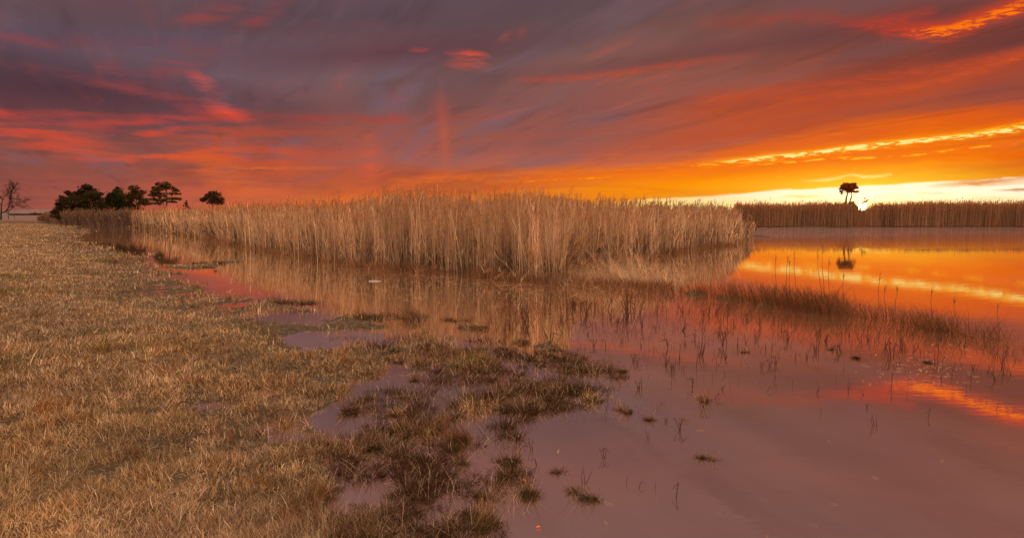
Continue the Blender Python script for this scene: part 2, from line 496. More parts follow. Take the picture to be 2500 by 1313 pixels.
class Geo:
    """collects ribbons, tubes, blobs into one mesh"""
    def __init__(s): s.v = []; s.f = []; s.c = []; s.n = 0

    def add(s, v, f, c):
        s.v.append(np.asarray(v, float)); s.f.append(np.asarray(f) + s.n); s.c.append(np.asarray(c, float)); s.n += len(v)

    def ribbons(s, base, length, d0, d1, width, col, seg=3, yaw=None, tip=0.25, kink=None):
        """base (N,3), start direction d0 (N,3), end direction d1 (N,3) -> curved tapering strips"""
        N = len(base)
        if N == 0: return None
        length = np.broadcast_to(length, (N,)); width = np.broadcast_to(width, (N,))
        if yaw is None: yaw = rng.uniform(-1.0, 1.0, N)
        side = np.stack([np.cos(yaw), np.sin(yaw), np.zeros(N)], 1)
        P = base.copy(); out = []; cols = []
        for i in range(seg + 1):
            t = i / seg
            w = (width * (1 - (1 - tip) * t) * 0.5)[:, None]
            out.append(P - side * w); out.append(P + side * w)
            tm = (i + 0.5) / seg
            d = d0 * (1 - tm) + d1 * tm
            d = d / np.maximum(np.linalg.norm(d, axis=1, keepdims=True), 1e-6)
            if i < seg: P = P + d * (length / seg)[:, None]
        Vv = np.stack(out, 1).reshape(-1, 3)
        b = (np.arange(N) * (seg + 1) * 2)[:, None, None]
        j = (np.arange(seg) * 2)[None, :, None]
        q = np.array([0, 1, 3, 2])[None, None, :]
        Ff = (b + j + q).reshape(-1, 4)
        cc = np.repeat(np.broadcast_to(col, (N, 3)), (seg + 1) * 2, axis=0)
        s.add(Vv, Ff, cc)
        return P

    def tube(s, pts, rad, col, n=6):
        pts = [Vector(p) for p in pts]
        Vv = []; Ff = []
        for i, p in enumerate(pts):
            d = (pts[min(i + 1, len(pts) - 1)] - pts[max(i - 1, 0)])
            d = d.normalized() if d.length > 0 else Vector((0, 0, 1))
            a = d.cross(Vector((0.31, 0.9, 0.17))).normalized(); b = d.cross(a)
            for k_ in range(n):
                an = 2 * math.pi * k_ / n
                Vv.append(p + (a * math.cos(an) + b * math.sin(an)) * rad[i])
        for i in range(len(pts) - 1):
            for k_ in range(n):
                k2 = (k_ + 1) % n
                Ff.append((i * n + k_, i * n + k2, (i + 1) * n + k2, (i + 1) * n + k_))
        s.add([tuple(q) for q in Vv], Ff, [col] * len(Vv))

    def leaves(s, cen, rad, N, size, col, colvar=0.3, flat=1.0):
        d = rng.normal(size=(N, 3)); d /= np.linalg.norm(d, axis=1, keepdims=True)
        r = rng.uniform(0.25, 1.0, N)[:, None] ** 0.6
        lump = 0.75 + 0.5 * vnoise(d[:, 0] * 3 + cen[0], d[:, 2] * 3 + cen[2], 5)[:, None]
        c = np.asarray(cen) + d * r * lump * np.asarray(rad)
        a = rng.normal(size=(N, 3)); a[:, 2] *= flat; a /= np.linalg.norm(a, axis=1, keepdims=True)
        b = np.cross(a, rng.normal(size=(N, 3))); b /= np.linalg.norm(b, axis=1, keepdims=True)
        sz = size * rng.uniform(0.5, 1.3, N)[:, None]
        Vv = np.stack([c - a * sz, c - b * sz * 0.45, c + a * sz, c + b * sz * 0.45], 1).reshape(-1, 3)
        Ff = np.arange(N * 4).reshape(-1, 4)
        cc = np.repeat(np.asarray(col) * rng.uniform(1 - colvar, 1 + colvar, N)[:, None], 4, axis=0)
        s.add(Vv, Ff, cc)

    def build(s, name, mat, parent=None):
        return mk(name, np.concatenate(s.v), np.concatenate(s.f), mat, np.concatenate(s.c), parent)


def unit(az, tilt):
    """direction leaning by tilt from vertical towards azimuth az (radians)"""
    return np.stack([np.sin(az) * np.sin(tilt), np.cos(az) * np.sin(tilt), np.cos(tilt)], 1)


# ------------------------------------------------------------------ terrain
LAND_PX = [(790, 1420), (800, 1313), (790, 1200), (750, 1100), (720, 1030), (760, 980), (900, 950), (1080, 935), (1180, 915), (1200, 880), (1100, 840),
           (950, 812), (905, 792), (830, 770), (720, 748), (610, 738), (545, 724), (490, 706), (445, 690), (425, 672), (385, 652),
           (340, 630), (290, 614), (240, 602), (190, 590), (172, 582), (205, 572), (222, 565), (190, 558), (172, 553), (150, 548), (110, 545), (-60, 543)]
LAND = [(float(a), float(b)) for a, b in (gnd(*p) for p in LAND_PX)]
LAND = [(0.4, -40.0), (0.2, 0.5)] + LAND + [(-260, 150), (-400, 60), (-400, -40)]
REED_PX = [(300, 553), (345, 557), (400, 566), (470, 577), (520, 588), (600, 602), (640, 611), (720, 622), (800, 637), (860, 648), (920, 656), (1030, 661),
           (1120, 665), (1200, 673), (1280, 684), (1350, 693), (1372, 690), (1376, 668), (1385, 652), (1430, 644), (1500, 640), (1570, 634), (1640, 618), (1690, 607),
           (1790, 597), (1822, 588), (1838, 578)]
REED_BACK = [(1828, 566), (1815, 555), (1700, 541), (1200, 536), (600, 537), (330, 545)]
REED = [(float(a), float(b)) for a, b in (gnd(*p) for p in REED_PX + REED_BACK)]
# small humps and hollows: px, py, rx, ry (photo pixels), height
MODS = [(835, 824, 120, 17, -.16), (690, 775, 130, 18, -.015), (1130, 885, 150, 36, .05), (1330, 955, 70, 7, .05), (1440, 975, 30, 5, .03), (900, 1090, 60, 20, .03), (1040, 1060, 50, 12, .02), (960, 1010, 50, 14, .03), (470, 650, 100, 10, .10), (560, 640, 50, 6, .07),
        (1020, 776, 45, 9, .12), (1150, 800, 50, 8, .09), (1060, 940, 110, 22, -.09), (1090, 1010, 40, 12, .02), (1000, 850, 80, 20, .07),
        (960, 1100, 60, 40, -.06), (960, 1180, 60, 20, .02), (900, 1010, 60, 30, -.05), (1180, 1060, 40, 18, -.04), (905, 955, 50, 22, -.08),
        (1140, 1000, 30, 14, .06), (640, 985, 60, 10, -.012),
        (1430, 690, 60, 7, .08), (1520, 702, 80, 5, .12), (1600, 708, 50, 4, .10), (1450, 655, 70, 8, .05), (1560, 650, 60, 6, .05), (1700, 718, 45, 5, .14), (1790, 730, 70, 5, .14), (1880, 742, 60, 6, .12),
        (1990, 756, 60, 8, .08), (1330, 845, 50, 8, .09), (1270, 835, 30, 10, .10), (1000, 1290, 60, 30, -.05), (1100, 1275, 40, 16, .02),
        (1850, 577, 40, 4, .12), (1300, 990, 60, 12, .03), (620, 760, 160, 20, -.02)]
GM = []
for px, py, rx, ry, h in MODS:
    gx, gy = gnd(px, py); dd = float(gy)
    GM.append((float(gx), float(gy), rx * dd / F, ry * dd * dd / (F * EYE), h))


def height(x, y):
    x = np.asarray(x, float); y = np.asarray(y, float)
    s = sdist(x, y, LAND)
    r = np.hypot(x, y)
    s = s + (fbm(x * 0.7, y * 0.7, 3) - 0.5) * np.minimum(1.8, 0.5 + r * 0.06)
    s = np.where(s > 0, s * np.clip(9.0 / np.maximum(r, .5), 1, 3.2), s)
    h = np.where(s > 0, 0.002 + 0.012 * sst(s, 0, 1.0) + 0.085 * sst(s, 0.8, 4.0) + 0.55 * sst(s, 4, 60), -0.02 - 0.035 * np.minimum(-s, 2) - 0.25 * sst(-s, 1.2, 6))
    amp = 0.06 + 0.02 * sst(s, 2, 5)
    h = h + (fbm(x * 1.4, y * 1.4, 21, 5) - 0.5) * amp * 1.6 + (fbm(x * 4.5, y * 4.5, 41, 3) - 0.5) * 0.045
    for gx, gy, ax, ay, a in GM:
        q = ((x - gx) / ax) ** 2 + ((y - gy) / ay) ** 2
        h = h + a * np.exp(-q) if a < 0 else np.maximum(h, -.16 + (.17 + a * .35 + (fbm(x * 5, y * 5, 27, 3) - .5) * .10) * np.exp(-q * .8))
    sr = sdist(x, y, REED)
    h = np.where(sr > -0.4, np.maximum(h, -0.03 + 0.07 * sst(sr, -0.4, 0.3)), h)
    az = np.degrees(np.arctan2(x, y))
    fb = sst(az, 14, 19) * sst(r * np.cos(np.radians(az)), 92.5, 94.5)
    h = np.maximum(h, -0.3 + 0.45 * fb)
    far = sst(r, 150, 172)
    return h * (1 - far) + (0.25 - 0.15 * (x < -40)) * far


az_list = np.concatenate([np.linspace(-180, -56, 30, endpoint=False), np.linspace(-56, 46, 560, endpoint=False), np.linspace(46, 180, 30, endpoint=False)])
rr = np.concatenate([[0.3, 0.8, 1.3, 1.8], np.geomspace(2.2, 60, 430), np.geomspace(61, 200, 110), np.geomspace(210, 6000, 30)])
AZ, RR = np.meshgrid(np.radians(az_list), rr)
GX = RR * np.sin(AZ); GY = RR * np.cos(AZ)
GZ = height(GX.ravel(), GY.ravel())
nv = len(az_list)
tv = np.stack([GX.ravel(), GY.ravel(), GZ], 1)
i0 = np.arange((len(rr) - 1) * nv); a_ = i0; b_ = np.where((i0 % nv) == nv - 1, i0 - nv + 1, i0 + 1)
tf = np.stack([a_, b_, b_ + nv, a_ + nv], 1)
# ground colour: thatch, wet mud near the water line
m, t, o = nodes_mat('marsh_ground')
p = t.nodes.new('ShaderNodeBsdfPrincipled'); p.inputs['Specular IOR Level'].default_value = 0.12
geo = t.nodes.new('ShaderNodeNewGeometry')
sx = t.nodes.new('ShaderNodeSeparateXYZ'); t.links.new(geo.outputs['Position'], sx.inputs[0])


def tn(scale, detail=6, rough=0.6, vec=None):
    n = t.nodes.new('ShaderNodeTexNoise'); n.inputs['Scale'].default_value = scale
    n.inputs['Detail'].default_value = detail; n.inputs['Roughness'].default_value = rough
    t.links.new(vec or geo.outputs['Position'], n.inputs['Vector'])
    return n.outputs[0]


def tramp(x, stops):
    r_ = t.nodes.new('ShaderNodeValToRGB'); cr = r_.color_ramp
    cr.elements[0].position = stops[0][0]; cr.elements[0].color = (*stops[0][1], 1)
    cr.elements[1].position = stops[-1][0]; cr.elements[1].color = (*stops[-1][1], 1)
    for q, c in stops[1:-1]: cr.elements.new(q).color = (*c, 1)
    t.links.new(x, r_.inputs[0]); return r_.outputs[0]


def tmap(x, a, b, c=0.0, d=1.0):
    n = t.nodes.new('ShaderNodeMapRange'); t.links.new(x, n.inputs[0])
    for i_, q in enumerate((a, b, c, d)): n.inputs[i_ + 1].default_value = q
    return n.outputs[0]


def tmix(f, a, b, mode='MIX'):
    n = t.nodes.new('ShaderNodeMix'); n.data_type = 'RGBA'; n.blend_type = mode
    if isinstance(f, float): n.inputs[0].default_value = f
    else: t.links.new(f, n.inputs[0])
    for s_, v_ in ((n.inputs[6], a), (n.inputs[7], b)):
        if isinstance(v_, tuple): s_.default_value = (*v_, 1)
        else: t.links.new(v_, s_)
    return n.outputs[2]


thatch = tramp(tn(14, 8, 0.7), [(0.3, (.05, .028, .016)), (0.5, (.17, .095, .05)), (0.7, (.30, .18, .10))])
patch = tramp(tn(0.22, 5, 0.65), [(0.38, (.62, .50, .42)), (0.5, (1, 1, 1)), (0.62, (1.25, 1.12, .95))])
thatch = tmix(1.0, thatch, patch, 'MULTIPLY')
mud = tramp(tn(9, 8, 0.7), [(0.35, (.035, .022, .014)), (0.55, (.085, .058, .035)), (0.7, (.19, .14, .085))])
wet = tmap(sx.outputs[2], 0.0, 0.10)
colr = tmix(wet, mud, thatch)
farf = tmap(sx.outputs[1], 150.0, 175.0)
colr = tmix(farf, colr, (.20, .115, .095))
t.links.new(colr, p.inputs['Base Color'])
t.links.new(tmap(sx.outputs[2], 0.0, 0.05, 0.35, 0.95), p.inputs['Roughness'])
bp = t.nodes.new('ShaderNodeBump'); bp.inputs['Strength'].default_value = 0.9; bp.inputs['Distance'].default_value = 0.02
t.links.new(tn(30, 6, 0.7), bp.inputs['Height']); t.links.new(bp.outputs[0], p.inputs['Normal'])
t.links.new(p.outputs[0], o.inputs[0])
tag(mk('ground', tv, tf, m, smooth=True), kind='structure')

# ------------------------------------------------------------------ water
m, t, o = nodes_mat('still_water')
geo = t.nodes.new('ShaderNodeNewGeometry')
sx = t.nodes.new('ShaderNodeSeparateXYZ'); t.links.new(geo.outputs['Position'], sx.inputs[0])
mp = t.nodes.new('ShaderNodeMapping'); mp.inputs[3].default_value = (0.55, 1.7, 1); t.links.new(geo.outputs['Position'], mp.inputs[0])
fine = tn(3.2, 3, 0.55, mp.outputs[0])
swell = tn(0.5, 2, 0.5, mp.outputs[0])
blotch = tn(0.06, 3, 0.5)


def tmath(op, a, b=None):
    n = t.nodes.new('ShaderNodeMath'); n.operation = op
    for i_, q in enumerate((a, b)):
        if q is None: continue
        if isinstance(q, (int, float)): n.inputs[i_].default_value = q
        else: t.links.new(q, n.inputs[i_])
    return n.outputs[0]


yy = tmath('ADD', sx.outputs[1], tmath('MULTIPLY', tmath('SUBTRACT', blotch, 0.5), 16.0))
breeze = tmath('MULTIPLY', tmap(yy, 36, 58), tmap(sx.outputs[0], 4, 14))
amp = tmath('ADD', tmath('MULTIPLY', breeze, 1.7), 0.014)
hh = tmath('ADD', tmath('MULTIPLY', fine, amp), tmath('MULTIPLY', swell, 0.02))
bp = t.nodes.new('ShaderNodeBump'); bp.inputs['Strength'].default_value = 1.0; bp.inputs['Distance'].default_value = 0.05
t.links.new(hh, bp.inputs['Height'])
df = t.nodes.new('ShaderNodeBsdfDiffuse')
t.links.new(tramp(tn(1.3, 5, 0.6), [(0.3, (.21, .100, .055)), (0.7, (.28, .145, .085))]), df.inputs[0])
gs = t.nodes.new('ShaderNodeBsdfGlossy'); gs.inputs['Roughness'].default_value = 0.015; gs.inputs[0].default_value = (.98, .94, .88, 1)
t.links.new(bp.outputs[0], gs.inputs['Normal'])
lw = t.nodes.new('ShaderNodeLayerWeight'); lw.inputs[0].default_value = 0.5
fac = tmap(lw.outputs['Facing'], 0.50, 1.0, 0.72, 0.92)
mx = t.nodes.new('ShaderNodeMixShader'); t.links.new(fac, mx.inputs[0])
t.links.new(df.outputs[0], mx.inputs[1]); t.links.new(gs.outputs[0], mx.inputs[2]); t.links.new(mx.outputs[0], o.inputs[0])
n_ = 96
ring = [(260 * math.sin(2 * math.pi * i / n_), 260 * math.cos(2 * math.pi * i / n_), 0) for i in range(n_)]
wv = [(0, 0, 0)] + ring
wf = [(0, 1 + (i + 1) % n_, 1 + i) for i in range(n_)]
tag(mk('water', wv, wf, m), kind='structure')

# ------------------------------------------------------------------ reeds
M_REED = blade_mat('dry_reed', 0.42)
M_GRASS = blade_mat('dry_grass', 0.12)
M_BRUSH = blade_mat('bare_brush', 0.05)
TAN = np.array([.60, .455, .30]); TAN2 = np.array([.36, .255, .165]); PLUME = np.array([.36, .19, .09])


def reeds(geo, x, y, z0, H, w, lean=0.05, plume=0.6, leaf=2, wscale=1.0, lean_az=None, seg=3, colk=1.0, pcha=0.8):
    N = len(x)
    az = rng.uniform(0, 2 * math.pi, N) if lean_az is None else lean_az + rng.normal(0, 0.4, N)
    tilt = np.abs(rng.normal(0, lean, N)) if np.isscalar(lean) else lean
    d0 = unit(az, tilt); d1 = unit(az, tilt * 2.2 + 0.02)
    base = np.stack([x, y, np.broadcast_to(z0, (N,))], 1)
    mixv = rng.uniform(0, 1, N)[:, None]
    pch = fbm(x * 0.8, y * 0.8, 77)[:, None]
    col = (TAN * (1 - mixv) + TAN2 * mixv) * np.exp(rng.normal(-.03, .30, N))[:, None].clip(.3, 1.7) * (1 + pcha * (pch - .5)) * np.asarray(colk)
    yaw = rng.normal(0, 0.5, N)
    tips = geo.ribbons(base, H, d0, d1, w, col, seg=seg, yaw=yaw, tip=0.45)
    dm = (d0 + d1) / 2; dm /= np.linalg.norm(dm, axis=1, keepdims=True)
    for _ in range(leaf):
        k_ = np.nonzero(rng.uniform(size=N) < 0.8)[0]
        f = rng.uniform(0.25, 0.93, len(k_))
        b = base[k_] + d0[k_] * (H[k_] * f)[:, None] * (1 - f[:, None]) + dm[k_] * (H[k_] * f)[:, None] * f[:, None]
        la = rng.uniform(0, 2 * math.pi, len(k_))
        geo.ribbons(b, rng.uniform(.18, .42, len(k_)), unit(la, rng.uniform(.15, .5, len(k_))), unit(la, rng.uniform(.6, 1.9, len(k_))),
                    np.broadcast_to(w, (N,))[k_] * 0.9, col[k_] * rng.uniform(0.8, 1.15, len(k_))[:, None], seg=2, yaw=rng.normal(0, .8, len(k_)), tip=0.1)
    k_ = np.nonzero(rng.uniform(size=N) < plume)[0]
    if len(k_):
        wind = 1.9
        for j in range(7):
            f = j / 7.0
            pa = wind + rng.normal(0, 0.7, len(k_))
            b = tips[k_] - d1[k_] * (0.30 * (1 - f))
            geo.ribbons(b, rng.uniform(.10, .24, len(k_)), unit(pa, rng.uniform(.1, .5, len(k_))), unit(pa, rng.uniform(.7, 1.7, len(k_))),
                        np.broadcast_to(w, (N,))[k_] * 1.3, PLUME * rng.uniform(.6, 1.25, len(k_))[:, None], seg=2, yaw=rng.normal(0, .9, len(k_)), tip=0.3)
    return tips


def reed_height(x, y):
    """stand height field: a touch taller in the middle clump"""
    az = np.degrees(np.arctan2(x, y)); r = np.hypot(x, y)
    h = 2.06 + 0.24 * np.exp(-((az + 8.5) / 3.2) ** 2) * (r < 40) + 0.12 * np.exp(-((az - 2.5) / 2.5) ** 2) * (r < 40)
    h = h + (fbm(x * 0.25, y * 0.25, 50) - 0.5) * 0.45
    return h * (1 - .48 * sst(az, 17.3, 19.9) * (r < 62))


g = Geo()
# front margin, spread evenly along the photo's edge line
E_ = np.array(REED_PX, float)
seg_l = np.hypot(np.diff(E_[:, 0]), np.diff(E_[:, 1]))
cum = np.concatenate([[0], np.cumsum(seg_l)])
N = 14000
q = rng.uniform(0, cum[-1], N)
ex = np.interp(q, cum, E_[:, 0]); ey = np.interp(q, cum, E_[:, 1])
fx, fy = gnd(ex, ey)
rad = np.hypot(fx, fy)
dep = rng.exponential(1.5, N) * np.clip(rad / 22, 1, 2.2)
x = fx + fx / rad * dep + rng.normal(0, .1, N); y = fy + fy / rad * dep + rng.normal(0, .1, N)
ok = sdist(x, y, REED) > -0.15
x, y, rad, dep = x[ok], y[ok], rad[ok], dep[ok]
edge_short = np.clip(0.55 + dep * 0.35, 0, 1)
H = reed_height(x, y) * rng.normal(0.95, 0.12, len(x)) * np.where(rng.uniform(size=len(x)) < 0.3, edge_short * rng.uniform(.5, 1, len(x)), 1)
gapm = fbm(x * 1.7, y * 1.7, 19, 3)
w = 0.012 * np.clip(rad / 20, 1, 4) * rng.uniform(.6, 1.5, len(x)) * np.where((dep < 2) & (gapm < .42), .5, 1)
lean = np.abs(rng.normal(0, 0.085, len(x))); wild = rng.uniform(size=len(x)) < 0.075
lean = np.where(wild, rng.uniform(.2, 1.25, len(x)), lean)
H = np.where(wild, H * 0.6, H)
reeds(g, x, y, -0.03, H, w, lean, plume=0.35, leaf=5)
# interior of the bed
N = 34000
a = np.radians(rng.uniform(-31, 24, N)); r = 17 * (150 / 17) ** rng.uniform(0, 1, N)
x = r * np.sin(a); y = r * np.cos(a)
ok = sdist(x, y, REED) > 0.8
x, y, r = x[ok], y[ok], r[ok]
fl = rng.uniform(size=len(x)) < .34
reeds(g, x[~fl], y[~fl], 0.0, reed_height(x, y)[~fl] * rng.normal(.86, 0.08, (~fl).sum()), 0.012 * np.clip(r[~fl] / 18, 1, 6), 0.06, plume=0.25, leaf=1)
reeds(g, x[fl], y[fl], 0.0, reed_height(x, y)[fl] * rng.normal(1.06, 0.085, fl.sum()) + .20, 0.010 * np.clip(r[fl] / 18, 1, 6), 0.07, plume=1.0, leaf=1)
# dead brown understory added to deepen the shade inside the stand, and a ragged foot of short broken stems
N = 16000
q = rng.uniform(0, cum[-1], N)
ex = np.interp(q, cum, E_[:, 0]); ey = np.interp(q, cum, E_[:, 1]); fx, fy = gnd(ex, ey); rad = np.hypot(fx, fy)
dep = rng.uniform(.1, 3.2, N) * np.clip(rad / 22, 1, 2)
x = fx + fx / rad * dep; y = fy + fy / rad * dep
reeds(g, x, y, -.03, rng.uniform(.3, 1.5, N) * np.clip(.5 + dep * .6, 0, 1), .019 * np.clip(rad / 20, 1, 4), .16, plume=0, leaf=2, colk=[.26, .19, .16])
N = 7000
q = rng.uniform(0, cum[-1], N)
ex = np.interp(q, cum, E_[:, 0]); ey = np.interp(q, cum, E_[:, 1]); fx, fy = gnd(ex, ey); rad = np.hypot(fx, fy)
dep = rng.normal(0, .22, N) * np.clip(rad / 22, 1, 2) + (fbm(fx * 1.2, fy * 1.2, 31, 3) - .62) * 1.6
x = fx + fx / rad * dep; y = fy + fy / rad * dep
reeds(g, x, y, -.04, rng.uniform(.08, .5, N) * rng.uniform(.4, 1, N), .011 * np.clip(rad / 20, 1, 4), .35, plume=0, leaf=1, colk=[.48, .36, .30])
# the few tallest plumes of the middle clump
N = 60
px = np.concatenate([rng.normal(1005, 22, 24), rng.uniform(700, 1500, 36)]); rr_ = rng.uniform(25, 30, N)
xx, yy_ = gnd(px, 655); s_ = rr_ / np.hypot(xx, yy_)
x, y = xx * s_, yy_ * s_
reeds(g, x, y, 0.0, reed_height(x, y) + rng.uniform(.1, .42, N), np.full(N, .016), 0.05, plume=1.0, leaf=2)
tag(g.build('reed_bed', M_REED), 'dense bed of tall tan reeds with feathery plumes in the middle of the marsh', 'reeds', kind='stuff')

# leaning and fallen reeds off the right corner of the bed
g = Geo()
N = 700
px = rng.uniform(1375, 1640, N); py = 650 + rng.uniform(0, 1, N) * 55
ok = (py > 640 + (px - 1375) * 0.02)
px, py = px[ok], py[ok]
kk = np.exp(-((px - 1560) / 55) ** 2 - ((py - 690) / 14) ** 2) + 0.8 * np.exp(-((px - 1480) / 40) ** 2 - ((py - 680) / 12) ** 2) + 0.30 * (py > 690) + .12
ok = rng.uniform(size=len(px)) < kk
px, py = px[ok], py[ok]
x, y = gnd(px, py)
tall = np.exp(-((px - 1560) / 50) ** 2 - ((py - 690) / 18) ** 2) + np.exp(-((px - 1480) / 40) ** 2 - ((py - 680) / 12) ** 2)
ln = rng.uniform(.15, .9, len(x))
reeds(g, x, y, -0.02, .35 + 1.15 * np.clip(tall, 0, 1) * rng.uniform(.5, 1.1, len(x)), np.full(len(x), .012), ln, plume=0.15, leaf=2, lean_az=rng.normal(-1.2, .8, len(x)), colk=.85)
N = 3000
px = rng.normal(1520, 75, N); py = rng.normal(676, 16, N)
ok = (px > 1372) & (py > 645) & (py < 714)
x, y = gnd(px[ok], py[ok]); n = len(x); az = rng.normal(-.9, 1.0, n)
g.ribbons(np.stack([x, y, rng.uniform(-.01, .05, n)], 1), rng.uniform(.1, .6, n), unit(az, rng.uniform(1.1, 1.62, n)), unit(az, rng.uniform(1.3, 1.8, n)), .013, TAN * np.exp(rng.normal(-.5, .45, n))[:, None], seg=3, yaw=az + 1.57, tip=.4)
N = 2600
px = rng.uniform(1385, 1640, N); py = np.interp(px, [1385, 1460, 1560, 1640], [690, 700, 706, 712]) + rng.normal(0, 3.5, N)
x, y = gnd(px, py); az = rng.uniform(0, 6.28, N)
g.ribbons(np.stack([x, y, np.full(N, -.01)], 1), rng.uniform(.04, .32, N), unit(az, np.abs(rng.normal(0, .3, N))), unit(az, rng.uniform(.1, 1.0, N)), .011, np.array([.20, .10, .055]) * np.exp(rng.normal(0, .5, N))[:, None], seg=3, tip=.3)
tag(g.build('leaning_reeds', M_REED), 'tan reeds fanned over and leaning left out of the water at the bed corner', 'reeds', kind='stuff')

# far bank
g = Geo()
N = 22000
px = rng.uniform(1790, 2900, N)
az = np.arctan2((px - 1250) / F, 1.0)
yb = 93.6 + rng.exponential(2.2, N) + (fbm(px * .02, px * 0 + 3, 8) - .5) * 1.5
x = yb * np.tan(az); y = yb
H = 2.92 + (fbm(px * 0.012, px * 0, 61) - .5) * .5 + .25 * sst(px, 2150, 2350) + rng.normal(-.15, .30, N)
sung = np.exp(-((px - 2102) / 19.0) ** 2)
H = H - sung * 1.0 + (rng.uniform(size=N) < .15) * rng.uniform(.1, .45, N)
kp = rng.uniform(size=N) > .22 * np.exp(-((px - 2102) / 42.0) ** 2)
x, y, H = x[kp], y[kp], H[kp]; N = len(x)
reeds(g, x, y, 0.05, H, np.full(N, .034), 0.05, plume=0.6, leaf=2, colk=[.62, .47, .40], pcha=.35)
tag(g.build('far_reeds', M_REED), 'long straight bank of reeds on the far shore under the low sun', 'reeds', kind='stuff')

# brush at the left end, below the pines
g = Geo()
N = 7000
px = rng.uniform(92, 322, N) + rng.exponential(14, N) * (rng.uniform(size=N) < .25); py = np.interp(px, [92, 130, 170, 230, 322, 400], [540, 545, 551, 553.5, 555, 566])
x, y = gnd(px, py)
d = rng.exponential(1.6, N); x = x * (1 + d / 100); y = y * (1 + d / 100)
H = np.interp(px, [92, 115, 160, 240, 322], [1.0, 1.9, 2.2, 2.35, 2.4]) * rng.normal(.82, .16, N)
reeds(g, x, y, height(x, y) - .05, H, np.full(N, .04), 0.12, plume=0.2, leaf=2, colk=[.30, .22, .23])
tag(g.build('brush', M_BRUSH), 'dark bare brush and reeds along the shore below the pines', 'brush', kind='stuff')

# sparse stalk strip in the right-hand water
g = Geo()
ST = [(1650, 712, 60, .5), (1720, 722, 120, .8), (1800, 732, 190, .95), (1870, 742, 210, 1.0), (1930, 750, 200, 1.0), (1990, 758, 260, 1.0), (2050, 766, 260, .95), (2110, 776, 70, .7), (2165, 782, 36, .8),
      (2215, 790, 45, .75), (2250, 800, 60, .75), (2285, 808, 90, .7), (2320, 812, 40, .6), (2350, 818, 30, .7), (2390, 822, 30, .6), (2430, 826, 30, .6), (2475, 836, 16, .6), (1620, 706, 50, .4)]
for px, py, n, hs in ST:
    n = int(n * 1.7)
    qx = rng.normal(px, 24, n); qy = rng.normal(py, 4.0, n) + (qx - px) * .14
    x, y = gnd(qx, qy)
    reeds(g, x, y, -.05, hs * (.10 + .42 * rng.uniform(0, 1, n) ** 1.6), np.full(n, .0075), rng.uniform(.02, .35, n), plume=0.0, leaf=1, lean_az=-0.9, colk=[.30, .19, .14])
N = 6500
px = rng.uniform(1180, 2500, N); py = np.interp(px, [1180, 1650, 2480], [735, 725, 845]) + rng.exponential(1.0, N) * np.interp(px, [1180, 1500, 1800, 2500], [85, 85, 50, 32])
ok = (py < 1040) & (rng.uniform(size=N) < np.interp(px, [1180, 1650, 1900, 2500], [1, .9, .5, .4])) & (fbm(px * .03, py * .05, 5, 2) > .36)
x, y = gnd(px[ok], py[ok]); n = len(x); az = rng.uniform(0, 6.28, n)
g.ribbons(np.stack([x, y, np.full(n, -.02)], 1), .02 + .17 * rng.uniform(0, 1, n) ** 1.8 * np.clip(y / 11, .6, 1.5), unit(az, np.abs(rng.normal(.1, .3, n))), unit(az, rng.uniform(0, 1.1, n)), np.maximum(.005, .0007 * y), np.array([.12, .05, .03]) * np.exp(rng.normal(0, .35, n))[:, None], seg=3, tip=.4)
tag(g.build('sparse_reeds', M_REED), 'thin strip of short brown reed stalks standing in the bright water', 'reeds', kind='stuff')

# ------------------------------------------------------------------ grass
g = Geo()


